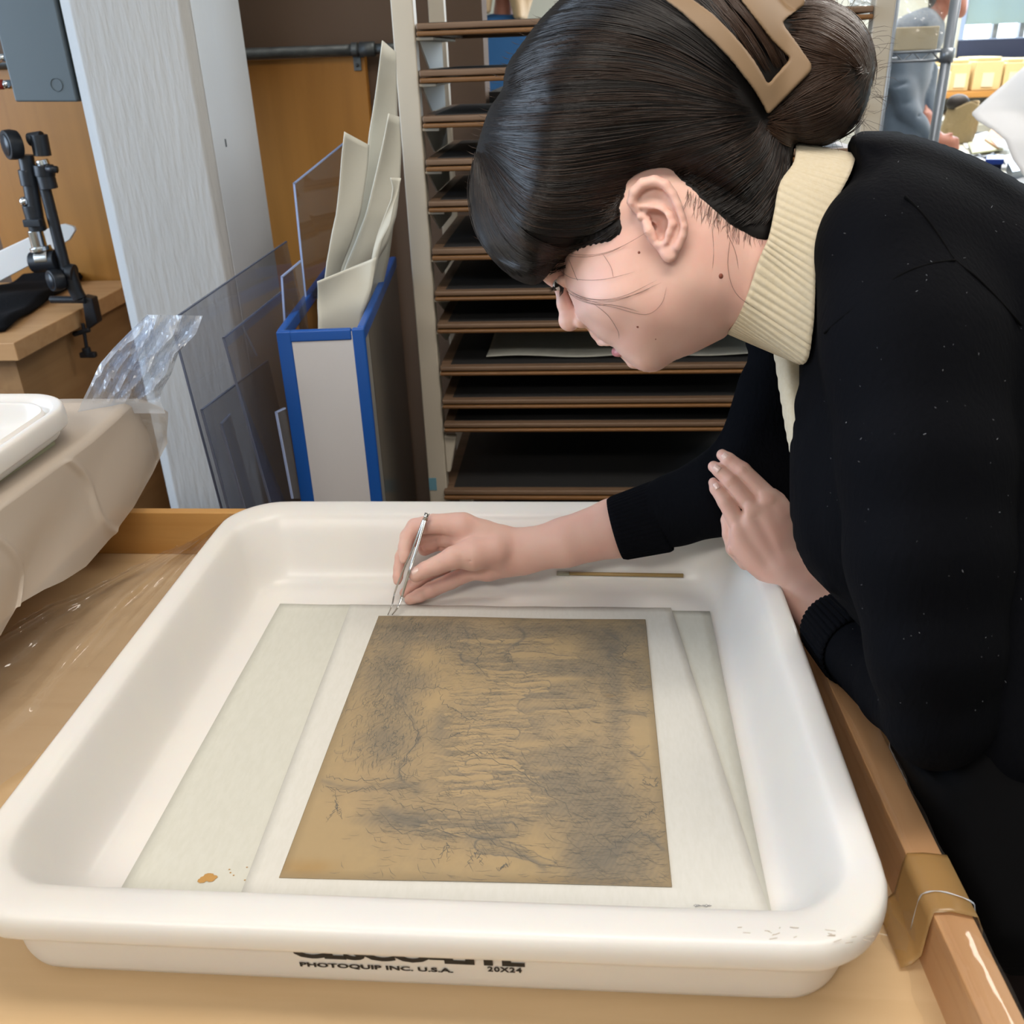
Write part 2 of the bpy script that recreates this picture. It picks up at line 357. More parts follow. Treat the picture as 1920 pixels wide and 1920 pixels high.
obj('knockout', MB().tube(ring, .0008, 6, False), MT['boxgrey'], eb, smooth=True)
for (px, py, c) in ((4, 108, 'chrome'), (10, 158, 'red')):
    s = at(px+10, py, Y=2.1)
    k = obj('switch', MB().tube([s, s+np.array((-.022, 0, 0))], .009, 14), MT['chrome'], eb, smooth=True, label='chrome toggle switch')
    obj('cap', MB().tube([s+np.array((-.016, -.002, 0)), s+np.array((-.032, -.004, .001))], .010, 14), MT[c], k, smooth=True)
# ================================================================== DESK behind left, with cloth and clamp arm
DZ = .95; dc = at(26, 643, z=DZ); DX = dc[0]+.0; DY = dc[1]
dk = thing('desk', 'pale wooden desk with thick edge behind the plastic covered block', 'desk', (DX-.5, 2.1, 0))
th = DZ-at(30, 677, Y=DY)[2]
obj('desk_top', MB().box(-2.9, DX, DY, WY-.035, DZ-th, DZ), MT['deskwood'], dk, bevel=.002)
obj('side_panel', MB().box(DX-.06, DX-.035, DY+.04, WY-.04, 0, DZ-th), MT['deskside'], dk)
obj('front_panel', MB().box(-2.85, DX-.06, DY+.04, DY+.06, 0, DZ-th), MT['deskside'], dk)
# folded black cloth
n1, n2 = 46, 40
G = np.zeros((n1, n2, 3))
c00 = at(10, 622, z=DZ); c10 = at(208, 496, z=DZ)
cA, cB = at(-60, 655, z=DZ+.004), at(10, 622, z=DZ+.004)
edge_near = [at(*q_, z=DZ+.004)[:2] for q_ in ((-120, 640), (10, 620), (60, 585), (110, 553), (160, 520), (213, 505))]
edge_far = [at(*q_, z=DZ+.004)[:2] for q_ in ((-140, 560), (0, 545), (50, 520), (90, 508), (150, 494), (205, 497))]
for i in range(n1):
    t = i/(n1-1)*5; k = min(int(t), 4); f_ = t-k
    a = edge_near[k]*(1-f_)+edge_near[k+1]*f_; b = edge_far[k]*(1-f_)+edge_far[k+1]*f_
    for j in range(n2):
        s = j/(n2-1); xy = a*(1-s)+b*s
        h = .012*math.sin(min(1, 6*s*(1-s)*2)*PI/2)+.006*math.sin(7*s+3*t)*s*(1-s)*4+.004*math.sin(17*s+5*t)
        G[i, j] = (xy[0], xy[1], DZ+.006+max(0, h))
obj('folded_cloth', sheet(G, .006), MT['blackcloth'], smooth=True, label='folded black cloth lying on the desk under the clamp arm', cat='cloth')
# white dish leaning behind the arm
wd = [at(*q_, Y=2.2) for q_ in ((-60, 545), (0, 527), (70, 490), (110, 462), (130, 450), (141, 432), (138, 425), (120, 420), (100, 424), (60, 442), (0, 470), (-60, 500))]
o_ = MB(); n_ = len(wd); o_.add(wd+[p_+np.array((0, .01, 0)) for p_ in wd], [tuple(range(n_)), tuple(range(2*n_-1, n_-1, -1))]+[(i, i+n_, (i+1) % n_+n_, (i+1) % n_) for i in range(n_)])
obj('white_scoop', o_, MT['white'], bevel=.002, label='white plastic board with rounded tip lying behind the black clamp arm', cat='board')

# clamp arm
AY = 2.08
def ap(px, py, dy=0): return at(px, py, Y=AY+dy)
arm = thing('clamp_arm', 'black jointed arm with round knobs clamped to the desk edge', 'arm', ap(165, 600))
def tb(name, pts, r, m='armtube', n=16, par=None, label=None, **k): return obj(name, MB().tube([ap(*q_) for q_ in pts], r, n, **k), MT[m], par or arm, smooth=True, bevel=.0015, label=label)
tb('tube', [(80, 335), (123, 505)], .0125)                    # right, long thin tube
tb('tube', [(48, 290), (72, 432)], .0165)                     # left telescoping tube
tb('sleeve', [(58, 385), (72, 432)], .0195)
tb('sleeve', [(50, 318), (56, 348)], .0185)
tb('elbow', [(72, 252), (80, 292)], .0185)
tb('hub', [(55, 262), (80, 258)], .014)
tb('collar', [(78, 300), (82, 310)], .0135, 'chrome', label='chrome collar')
tb('sleeve', [(82, 318), (92, 354)], .0195)
s_ = tb('lock_ring', [(81, 309), (85, 330)], .0215, 'blackplastic')
obj('screw', MB().tube([ap(88, 316, -.02), ap(107, 318, -.02)], .0075, 12), MT['blackplastic'], s_, smooth=True)
def knob(px, py, r, dx=-.02, par=None):
    a = ap(px, py, -.01); b = a+np.array((dx, -.022, 0)); k = obj('knob', MB().tube([a, a*.5+b*.5, b], [r*.9, r, r*.96], 28), MT['blackplastic'], par or arm, smooth=True, bevel=.002)
    obj('knob_cap', MB().tube([b, b+(b-a)*.06], [r*.72, r*.70], 28), MT['armtube'], k, smooth=True)
knob(36, 270, .031, .0+ -.018)
knob(116, 523, .025, -.016)
tb('post', [(66, 432), (76, 470)], .017, 'chrome', label='chrome post')
tb('flange', [(75, 462), (78, 470)], .0235, 'chrome')
tb('yoke', [(62, 492), (108, 488)], .024, 'blackplastic', label='black yoke')
tb('roller', [(74, 486), (98, 484)], .0245, 'steel', label='steel roller')
tb('lever', [(44, 372), (50, 400), (54, 415)], .006, 'blackplastic'); 
obj('lever_tip', MB().sphere(ap(46, 378, -.01), .011, 14, 10), MT['chrome'], arm, smooth=True)
hx = ap(62, 418, -.02); obj('hex_clamp', MB().box(hx[0]-.02, hx[0]+.02, hx[1]-.008, hx[1]+.008, hx[2]-.008, hx[2]+.008), MT['armtube'], arm, bevel=.002)
tb('foot_joint', [(126, 500), (142, 545), (150, 560)], .016, 'blackplastic')
tb('pivot', [(128, 510), (140, 512)], .02, 'blackplastic')
tb('pad', [(95, 562), (160, 562)], .0085, 'blackplastic')
cb = MB(); a0 = ap(153, 556); 
cb.slab([ap(152, 556), ap(172, 560), ap(182, 606), ap(162, 620)], (0, .03, 0))
obj('clamp_body', cb, MT['blackplastic'], arm, bevel=.003)
tb('jaw', [(138, 627), (168, 618)], .006, 'blackplastic')
tb('screw_shaft', [(155, 606), (163, 655)], .0042, 'blackplastic')
kk = tb('wing_knob', [(161, 652), (166, 668)], .010, 'blackplastic')
obj('wing', MB().box(ap(151, 664)[0], ap(180, 664)[0], AY-.008, AY+.008, ap(165, 670)[2], ap(165, 660)[2]), MT['blackplastic'], kk, bevel=.003)

# ================================================================== DRYING RACK with its screens
RY = 1.75
rack = thing('drying_rack', 'cream metal drying rack holding a column of dark mesh screens', 'rack', (.09, 1.95, 0))
L0 = at(731, 0, Y=RY)[0]; L1 = at(774, 0, Y=RY)[0]; R0 = at(1642, 0, Y=RY)[0]; R1 = at(1682, 0, Y=RY)[0]
RB = 2.17
for (a, b, y0) in ((L0, L1, RY), (L0, L1-.005, RB), (R0, R1, RY), (R0, R1, RB)):
    obj('post', MB().box(a, b, y0, y0+.03, 0, 2.1), MT['rack'], rack, bevel=.003)
obj('top_rail', MB().box(L0, R1, RY, RY+.03, 2.06, 2.1), MT['rack'], rack, bevel=.003)
obj('base_rail', MB().box(L0, R1, RY, RY+.03, .05, .09), MT['rack'], rack, bevel=.003)
obj('side_rail', MB().box(L0+.01, L0+.02, RY+.03, RB, .08, .14), MT['rack'], rack)
obj('sticker', MB().box(at(804, 900, Y=RY)[0], at(818, 900, Y=RY)[0], RY-.001, RY, at(811, 919, Y=RY)[2], at(811, 896, Y=RY)[2]), MT['sticker'], rack, label='small blue sticker')
fr_y = [(39, 64), (128, 153), (215, 238), (297, 320), (376, 397), (466, 488), (549, 564), (608, 625), (690, 705), (752, 767), (796, 811), (921, 938)]
ords = ['first', 'second', 'third', 'fourth', 'fifth', 'sixth', 'seventh', 'eighth', 'ninth', 'tenth', 'eleventh', 'lowest']
extra = {0: 'topmost dark mesh drying screen, seen edge on against the brown wall', 8: 'dark mesh drying screen holding the pale sheet of paper', 11: 'lowest drying screen, its dark mesh seen broadly from above'}
FY = 1.735; SB = 2.5 - .36
for i, (ya, yb) in enumerate(fr_y):
    zt = at(900, ya, Y=FY)[2]; zl = at(900, yb, Y=FY)[2]
    h = max(zt-zl, .018); zt = zl+h; x0 = L1+.004-.0; x1 = R0-.004; hh = h*.5; g = .0022
    if i == 11: x0 = at(832, 930, Y=FY)[0]
    t = thing('drying_screen', extra.get(i, ords[i]+' dark mesh drying screen from the top of the cream rack'), 'screen', ((x0+x1)/2, 1.95, zl), 'drying screens in the rack')
    w = .035
    for k, (z0, z1, mm) in enumerate(((zl, zl+hh-g, 'screenedge'), (zl+hh, zt, 'screenwood'))):
        obj('frame_rail', MB().box(x0, x1, FY+k*.003, FY+w, z0, z1), MT[mm], t, bevel=.0025)
        obj('frame_rail', MB().box(x0, x1, SB-w, SB, z0, z1), MT[mm], t)
        for a in (x0, x1-w): obj('frame_stile', MB().box(a, a+w, FY+w, SB-w, z0, z1), MT[mm], t)
    obj('mesh', MB().box(x0+.02, x1-.02, FY+.02, SB-.02, zt-.004, zt+.001), MT['screenmesh'], t)
    # bracket of the rack under each screen
    bz = zl-.001
    if i != 11:
        obj('bracket', MB().box(L1-.002, L1+.030, RY+.005, RY+.30, bz-.005, bz), MT['rack'], rack, bevel=.001)
        obj('bracket_web', MB().slab([(L1, RY+.02, bz-.004), (L1, RY+.30, bz-.004), (L1, RY+.30, bz-.05), (L1, RY+.12, bz-.05)], (.003, 0, 0)), MT['rack'], rack)
zz = at(840, 860, Y=RY)[2]
bq = [at(856, 820, Y=RY+.004), at(845, 885, Y=RY+.004)]
obj('bracket', MB().slab([(L1+.0003, RY+.004, bq[0][2]+.002), bq[0], bq[1], (L1+.0003, RY+.004, bq[1][2]-.002)], (0, .02, 0)), MT['rack'], rack, bevel=.003)
# pale sheet on the ninth screen
zt = at(900, fr_y[8][0], Y=FY)[2]; G = np.zeros((60, 8, 3)); xa = at(914, 672, z=zt)[0]; xb = at(1420, 668, z=zt)[0]; ya_ = at(914, 672, z=zt+.006)[1]
for i in range(60):
    for j in range(8):
        G[i, j] = (xa+(xb-xa)*i/59, ya_+.30*j/7, zt+.006+.0025*math.sin(i*.23)*(1-j/7)+(.004 if j == 0 else 0))
obj('paper_sheet', sheet(G, .0015), MT['paper'], smooth=True, label='pale handmade paper sheet drying on the screen behind her chin', cat='paper')
# dark box added behind the lower rack so its shelf gaps stay dark
cb = thing('dark_backing', 'added dark box behind the drying rack that keeps its gaps dark', 'cabinet', (.3, 2.4, 0))
obj('body', MB().box(-.22, .50, 2.3, 2.7, 0, at(900, 173, Y=2.3)[2]), mat('backing_dark', '191614', .6), cb)

# ================================================================== BLUE EDGED CASE with papers
ca = 5.5*PI/180; cd_ = np.array([-math.sin(ca), math.cos(ca), 0]); cr = np.array([math.cos(ca), math.sin(ca), 0])
c0 = at(516, 619, Y=1.33); c1 = at(684, 619, Y=1.345); W_ = c1[0]-c0[0]; CZ = (c0[2]+c1[2])/2; c0 = c0.copy(); c0[2] = 0
LEN = .55
case = thing('portfolio_case', 'tall open case with bright blue edging and white front, holding papers', 'case', c0+cr*W_/2+cd_*LEN/2)
def cp(a, b, z): return c0+cr*a+cd_*b+np.array([0, 0, z])
def cbx(a0, a1, b0, b1, z0, z1): return MB().hexa([cp(a0, b0, z0), cp(a1, b0, z0), cp(a1, b1, z0), cp(a0, b1, z0), cp(a0, b0, z1), cp(a1, b0, z1), cp(a1, b1, z1), cp(a0, b1, z1)])
e = .022; t_ = .010
obj('front_panel', cbx(.002, W_-.002, .002, t_, .02, CZ-.004), MT['panelwhite'], case)
obj('edging', cbx(0, e, 0, t_+.002, .02, CZ), MT['blue'], case, bevel=.0025)
obj('edging', cbx(W_-e+.003, W_, 0, t_+.002, .02, CZ), MT['blue'], case, bevel=.0025)
obj('edging', cbx(e*.9, W_-e*.9, 0, t_+.002, CZ-.017, CZ), MT['blue'], case, bevel=.0025)
for a in (0, W_-.012): obj('rim', cbx(a, a+.012, t_, LEN, CZ-.02, CZ+.001), MT['blue'], case, bevel=.0025)
obj('rim', cbx(.012, W_-.012, LEN-.012, LEN, CZ-.02, CZ+.001), MT['blue'], case, bevel=.0025)
obj('side_panel', cbx(.001, t_-.001, t_, LEN-.002, .02, CZ-.015), MT['card'], case)
obj('side_panel', cbx(W_-t_, W_-.001, .055, LEN-.002, .02, CZ-.018), MT['paneldark'], case, label='glossy dark side panel')
obj('side_strip', cbx(W_-t_, W_-.0015, t_, .055, .02, CZ-.018), MT['panelstrip'], case)
obj('back_panel', cbx(.002, W_-.002, LEN-t_, LEN-.001, .02, CZ-.015), MT['card'], case)
obj('base', cbx(0, W_, 0, LEN, 0, .02), MT['card'], case)
def leafpoly(poly, depths, name, label, bulge=.0, thick=.0016, m='paper'):
    """sheet of paper from left and right border points at given Y"""
    Lp, Rp = poly; n = len(Lp); k = 26; G = []
    def interp(P_, t):
        x = t*(len(P_)-1); i = min(int(x), len(P_)-2); f_ = x-i; return np.array(P_[i])*(1-f_)+np.array(P_[i+1])*f_
    for i in range(k):
        t = i/(k-1); l = interp(Lp, t); r = interp(Rp, t); row = []
        for j in range(12):
            s = j/11; pxy = l*(1-s)+r*s
            Y = depths[0]+(depths[1]-depths[0])*s-bulge*math.sin(PI*s)+.006*math.sin(5*t+2*s)
            q_ = at(pxy[0]+1.2*math.sin(9*t+1)*(1-s), pxy[1], Y=Y); row.append(q_)
        G.append(row)
    return obj(name, sheet(G, thick), MT[m], smooth=True, label=label, cat='paper', group='papers in the blue edged case')
leafpoly(([(716, 76), (703, 180), (693, 250), (684, 340), (668, 400), (645, 470), (622, 560), (612, 640)], [(742, 98), (744, 180), (746, 260), (745, 340), (740, 400), (730, 480), (712, 560), (690, 640)]), (1.60, 1.66), 'paper_sheet', 'tallest cream paper sheet in the blue edged case, reaching beside the rack post')
leafpoly(([(645, 247), (640, 290), (637, 350), (632, 400), (622, 440), (612, 490), (606, 540), (604, 625)], [(692, 272), (690, 310), (684, 350), (676, 400), (660, 450), (640, 500), (630, 545), (628, 625)]), (1.50, 1.54), 'paper_sheet', 'bluish white paper sheet with a rounded corner, leftmost in the case')
leafpoly(([(728, 213), (717, 270), (702, 340), (688, 400), (666, 455), (646, 500), (636, 540), (632, 640)], [(748, 219), (752, 280), (750, 340), (744, 400), (728, 455), (700, 500), (680, 545), (672, 640)]), (1.55, 1.59), 'paper_sheet', 'narrow beige paper sheet leaning in front of the tallest sheet')
leafpoly(([(731, 333), (736, 352), (734, 375), (712, 430), (700, 470), (690, 520), (676, 570), (668, 640)], [(752, 334), (746, 362), (738, 386), (732, 420), (716, 452), (700, 520), (690, 570), (684, 640)]), (1.51, 1.52), 'paper_sheet', 'small cream paper corner poking up against the rack post')
leafpoly(([(594, 528), (597, 560), (596, 595), (594, 660)], [(706, 482), (697, 540), (680, 590), (672, 660)]), (1.42, 1.46), 'paper_sheet', 'short cream paper sheet at the front of the case', bulge=-.01)

# ================================================================== ACRYLIC SHEETS leaning
def acr(name, P4, label, edgecol='acryliced', th=.003, lab=None):
    a, b, c, d = [np.array(v, float) for v in P4]     # near top, far top, far bottom, near bottom
    n = np.cross(b-a, d-a); n /= np.linalg.norm(n); n *= th
    if n[0] < 0: n = -n
    t = thing(name, label, 'acrylic sheet', (a+b+c+d)/4*np.array((1, 1, 0)), 'clear sheets leaning left of the blue edged case')
    obj('pane', MB().slab([a, b, c, d], n), MT['acrylic'], t)
    e = MB(); w = .0022
    u = (b-a)/np.linalg.norm(b-a)*w; v = (d-a)/np.linalg.norm(d-a)*w
    obj('edge', MB().slab([a, a+u, d+u, d], n*1.05), MT[edgecol], t)
    obj('edge', MB().slab([a, b, b+v, a+v], n*1.05), MT[edgecol], t)
def q4(pn, pf, pnb, Yn, Yf):
    """near top, far top by sight lines on Y planes, near bottom from a sight line continued to the floor"""
    a = at(*pn, Y=Yn); b = at(*pf, Y=Yf); c = at(*pnb, Y=Yn+.0); dd = (c-a)/(c[2]-a[2]); d = a+dd*(.002-a[2]); return [a, b, b+dd*(.002-b[2]), d]
acr('acrylic_sheet', q4((318, 600), (535, 452), (412, 950), 1.26, 1.72), 'largest clear grey-blue acrylic sheet leaning before the white column')
acr('acrylic_sheet', q4((416, 633), (527, 545), (502, 935), 1.24, 1.56), 'middle clear acrylic sheet whose top corner stands beside the blue edged case')
acr('acrylic_sheet', q4((375, 768), (500, 675), (424, 948), 1.20, 1.45), 'lower clear acrylic sheet leaning in front of the largest one')
acr('acrylic_sheet', q4((411, 795), (428, 776), (452, 940), 1.19, 1.23), 'narrow clear acrylic strip, smallest of the leaning sheets')
acr('acrylic_sheet', [at(549, 343, Y=1.55), at(642, 268, Y=1.75), at(650, 560, Y=1.75), at(571, 560, Y=1.55)], 'tall clear acrylic sheet standing in the case behind the white papers', 'aclight')
acr('acrylic_sheet', [at(526, 518, Y=1.42), at(562, 488, Y=1.48), at(578, 640, Y=1.48), at(535, 660, Y=1.42)], 'small clear acrylic offcut at the left rim of the case', 'aclight')
acr('acrylic_sheet', [at(515, 772, Y=1.26), at(532, 764, Y=1.29), at(560, 935, Y=1.29), at(546, 935, Y=1.26)], 'small pale acrylic offcut low beside the blue edging', 'aclight')
# ================================================================== WORK TABLE with raised lip
TZ = .853; LXa, LXb = .249, .276; LYa, LYb = 1.085, 1.10; LZ = .905; TX0 = -.76; TYn = .1
tbl = thing('work_table', 'light wooden work table with a raised lip, under the big white tray', 'table', (-.25, .6, 0))
def lsh(y): return -.040*(y-.43)                     # the right lip runs slightly askew
def sbox(x0, x1, y0, y1, z0, z1, left=True):
    a, b = lsh(y0), lsh(y1); c, d = (a, b) if left else (0, 0)
    return MB().hexa([(x0+c, y0, z0), (x1+a, y0, z0), (x1+b, y1, z0), (x0+d, y1, z0), (x0+c, y0, z1), (x1+a, y0, z1), (x1+b, y1, z1), (x0+d, y1, z1)])
obj('table_top', sbox(TX0, LXa, TYn, LYb, TZ-.03, TZ, False), MT['tablewood'], tbl)
obj('lip', sbox(LXa, LXb, TYn, LYb, TZ-.03, LZ), MT['lipwood'], tbl, bevel=.0012)
obj('lip', MB().box(TX0, LXa+lsh(LYa)-.0005, LYa, LYb, TZ, .917), MT['lipwoodx'], tbl, bevel=.0012)
obj('apron', sbox(LXa, LXb-.002, TYn, LYb-.02, TZ-.14, TZ-.03), MT['lipwood'], tbl)
obj('apron', MB().box(TX0, LXa-.03, LYa, LYb-.002, TZ-.14, TZ-.03), MT['lipwoodx'], tbl)
for x in (TX0+.02, LXb-.11):
    for y in (TYn+.03, LYb-.08): obj('leg', MB().box(x, x+.05, y, y+.05, 0, TZ-.03), MT['lipwood'], tbl)

# ================================================================== trays
def rrect(x0, x1, y0, y1, r, n=9):
    r = max(r, .002); P_ = []
    for (cx, cy, a0) in ((x1-r, y1-r, 0), (x0+r, y1-r, PI/2), (x0+r, y0+r, PI), (x1-r, y0+r, 1.5*PI)):
        for k in range(n): a = a0+PI/2*k/(n-1); P_.append((cx+r*math.cos(a), cy+r*math.sin(a)))
    return P_
def tray_mesh(X0, X1, Y0, Y1, zb, zt, inset=(.018, .026), R0=.075, fl=(.052, .082), lipw=.026):
    """profile swept round a rounded rectangle: (share of wall inset, extra inset, z, corner radius)"""
    H_ = zt-zb; ix, iy = inset
    pr = [(1, .05, zb, .03), (1, .014, zb, .045), (1, .004, zb+.003, .052), (1, 0, zb+.010, .056), (.93, 0, zb+.03, .062), (.75, 0, zt-.022, .066),
          (.15, 0, zt-.022, .070), (.06, 0, zt-.0235, .072), (0, 0, zt-.020, .074), (-.03, 0, zt-.013, .075), (0, 0, zt-.006, .075), (.10, 0, zt-.0015, .073), (.25, 0, zt, .07), (.5, 0, zt, .066), (.8, 0, zt-.001, .06)]
    loops = []
    for a, ex, z, r in pr:
        loops.append([(x, y, z) for x, y in rrect(X0+ix*a+ex, X1-ix*a-ex, Y0+iy*a+ex, Y1-iy*a-ex, r-ex*.3)])
    fx, fy = fl; ix, iy = ix*1.33, iy*1.27; ins = [(ix*1.0, iy*1.0, zt-.003, .057), (ix*1.12, iy*1.15, zt-.010, .055), (ix*1.2+.002, iy*1.3+.002, zt-.02, .054), (fx*.72, fy*.70, zb+.045, .050), (fx*.80, fy*.78, zb+.028, .048), (fx*.90, fy*.88, zb+.014, .045),
           (fx, fy, zb+.0085, .040), (fx*1.12, fy*1.1, zb+.007, .034), (fx*1.4, fy*1.3, zb+.007, .03)]
    for a, b, z, r in ins: loops.append([(x, y, z) for x, y in rrect(X0+a, X1-a, Y0+b, Y1-b, r)])
    n = len(loops[0]); m = MB(); V = [p_ for l in loops for p_ in l]
    F = [(i*n+k, i*n+(k+1) % n, (i+1)*n+(k+1) % n, (i+1)*n+k) for i in range(len(loops)-1) for k in range(n)]
    F += [tuple(range(n))[::-1], tuple(range((len(loops)-1)*n, len(loops)*n))]
    return m.add(V, F)
SX0, SX1, SY0, SY1 = -.459, .211, .411, 1.071
tray = thing('developing_tray', 'big white plastic developing tray with black lettering on its front', 'tray', ((SX0+SX1)/2, (SY0+SY1)/2, TZ))
obj('tray_body', tray_mesh(SX0, SX1, SY0, SY1, TZ, .945), MT['white'], tray, smooth=True, sub=1)
def text(name, body, x0, x1, zc, height, parent, y0, mt, sx_tr=1.0, off=.0):
    cu = bpy.data.curves.new('t', 'FONT'); cu.body = body; cu.size = 1; cu.offset = off; cu.extrude = .004; cu.space_character = sx_tr; cu.resolution_u = 3
    o = bpy.data.objects.new('t', cu); COL.objects.link(o); dg = bpy.context.evaluated_depsgraph_get(); me = o.evaluated_get(dg).to_mesh()
    V = np.zeros(len(me.vertices)*3); me.vertices.foreach_get('co', V); V = V.reshape(-1, 3); F = [tuple(p_.vertices) for p_ in me.polygons]
    o.evaluated_get(dg).to_mesh_clear(); bpy.data.objects.remove(o)
    lo, hi = V.min(0), V.max(0); W = np.zeros_like(V)
    W[:, 0] = x0+(V[:, 0]-lo[0])/(hi[0]-lo[0])*(x1-x0)
    W[:, 2] = zc+(V[:, 1]-lo[1])/(hi[1]-lo[1])*height
    h = np.clip((W[:, 2]-TZ-.03)/(.945-.022-TZ-.03), -.3, 1)
    yw = y0+.026*(.93-.18*h); W[:, 1] = yw-.0006-(V[:, 2]+.004)*.02
    m = MB(); m.add(W, F); return obj(name, m, mt, parent)
def onwall(px, py): return at(px, py, Y=SY0+.0225)
a = onwall(553, 1811); b = onwall(984, 1813)
text('lettering', 'CESCO-LITE', a[0], b[0], onwall(760, 1805)[2], .019, tray, SY0, MT['ink'], .95, .05)
a = onwall(563, 1820); b = onwall(849, 1822)
text('lettering', 'PHOTOQUIP INC. U.S.A.', a[0], b[0], onwall(700, 1823)[2], .0062, tray, SY0, MT['ink'], 1.0, .03)
a = onwall(914, 1823); b = onwall(978, 1823)
text('lettering', '20X24', a[0], b[0], onwall(950, 1826)[2], .0062, tray, SY0, MT['ink'], 1.15, .03)
# faint scuffs on the near right of the rim
sc = MB()
for i in range(22):
    x = .10+.09*rng.random(); y = .417+.012*rng.random(); l = .002+.006*rng.random(); an = rng.normal(.3, .6)
    sc.tube([(x, y, .9445+.0006), (x+l*math.cos(an), y+l*math.sin(an)*.5, .9445+.0006)], .00022, 4)
obj('scuffs', sc, mat('scuff', 'b9ab98', .8), tray, kind='stuff')

# ------------------------------------------------------------------ sheets in the tray
FZ = TZ+.0072
def fz(px, py, dz): return at(px, py, z=FZ+dz)
def flat_sheet(c4, dz, t, wob=.0006, n=40):
    a, b, c, d = [fz(*q_, dz) for q_ in c4]; G = np.zeros((n, n, 3))
    for i in range(n):
        for j in range(n):
            u, v = i/(n-1), j/(n-1); p_ = (a*(1-u)+b*u)*(1-v)+(d*(1-u)+c*u)*v
            p_[2] += wob*(math.sin(9*u+3*v)*.5+math.sin(21*v+5*u)*.3+math.sin(37*u)*.15)
            if j in (0, n-1): p_[1] += .0005*math.sin(31*u+2)
            G[i, j] = p_
    return sheet(G, t)
obj('backing_sheet', flat_sheet([(525, 1133), (1331, 1147), (1447, 1713), (214, 1691)], .0012, .0015), MT['sheetA'], smooth=True, label='large cream backing sheet lying lowest in the white tray', cat='sheet')
obj('interleaf_sheet', flat_sheet([(657, 1134), (1258, 1140), (1444, 1716), (441, 1705)], .0034, .0008), MT['sheetB'], smooth=True, label='thin white interleaf sheet between the print and the backing sheet', cat='sheet')
# pencil notes on the interleaf edge
def scribble(px0, px1, py, h, n, nm):
    pts = []
    for i in range(n):
        t = i/(n-1); pts.append(fz(px0+(px1-px0)*t+3*math.sin(i*2.1), py+h*math.sin(i*1.7)*(.5+.5*math.sin(i*.37)), .0046))
    return MB().tube(pts, .0002, 4)
nt_ = thing('pencil_note', 'small pencilled note at the near left edge of the interleaf', 'note', fz(515, 1695, .0042))
obj('marks', scribble(481, 552, 1695, 4, 46, ''), MT['graphite'], nt_)
nt_ = thing('pencil_note', 'tiny pencilled note at the near right edge of the interleaf', 'note', fz(1317, 1698, .0042))
obj('marks', scribble(1301, 1333, 1698, 3, 30, ''), MT['graphite'], nt_)
# rusty crumbs on the sheet
cr_ = thing('crumbs', 'brown flakes of old adhesive lying on the sheet left of the print', 'flakes', fz(390, 1647, .003), kind='stuff')
m_ = MB()
for i in range(16):
    q_ = fz(388+rng.normal(0, 6), 1647+rng.normal(0, 3), .0024); s = .0008+.0012*rng.random(); m_.sphere(q_, (s*2, s*1.4, .0003), 7, 4)
for (x, y) in ((430, 1630), (438, 1641), (463, 1626), (459, 1650), (505, 1630), (432, 1636)):
    m_.sphere(fz(x, y, .0024), (.0009, .0006, .0003), 6, 4)
obj('flakes', m_, mat('rust', 'b58a4e', .8), cr_, kind='stuff')

# ------------------------------------------------------------------ the print (generic old engraving, turned on its side)
pr4 = [fz(*q_, .0048) for q_ in ((710, 1155), (1210, 1162), (1260, 1662), (523, 1645))]
def pp_(a, b, dz=0):
    p_ = (pr4[0]*(1-a)+pr4[1]*a)*(1-b)+(pr4[3]*(1-a)+pr4[2]*a)*b
    q_ = p_.copy(); q_[2] += dz; return q_
prt = thing('old_print', 'old browned engraving lying on white sheets in the tray', 'print', (pr4[0]+pr4[2])/2)
# tone map of the picture: figures standing in a row before rocks, foliage behind, dark ground
NA, NB = 400, 520
def crom0(P_, n):
    P_ = np.array(P_, float); m = len(P_); Q = np.concatenate([[2*P_[0]-P_[1]], P_, [2*P_[-1]-P_[-2]]]); out = []
    for x in np.linspace(0, m-1-1e-6, n):
        i = int(x); t = x-i; p0, p1, p2, p3 = Q[i:i+4]; out.append(.5*((2*p1)+(-p0+p2)*t+(2*p0-5*p1+4*p2-p3)*t*t+(-p0+3*p1-3*p2+p3)*t**3))
    return np.array(out)
A_, B_ = np.meshgrid(np.linspace(0, 1, NA), np.linspace(0, 1, NB), indexing='ij')
def vnoise(A, B, fa, fb, seed):
    r = np.random.default_rng(seed); g = r.random((int(fa)+3, int(fb)+3)); x = A*fa; y = B*fb; i = x.astype(int); j = y.astype(int); fx = x-i; fy = y-j
    fx = fx*fx*(3-2*fx); fy = fy*fy*(3-2*fy)
    return (g[i, j]*(1-fx)+g[i+1, j]*fx)*(1-fy)+(g[i, j+1]*(1-fx)+g[i+1, j+1]*fx)*fy
def fbm(A, B, fa, fb, seed): return sum(vnoise(A, B, fa*2**k, fb*2**k, seed+k)/2**k for k in range(4))/1.875
def blob(a, b, ra, rb, w=1): return w*np.exp(-((A_-a)/ra)**2-((B_-b)/rb)**2)
D = .10+.18*fbm(A_, B_, 5, 6, 3)
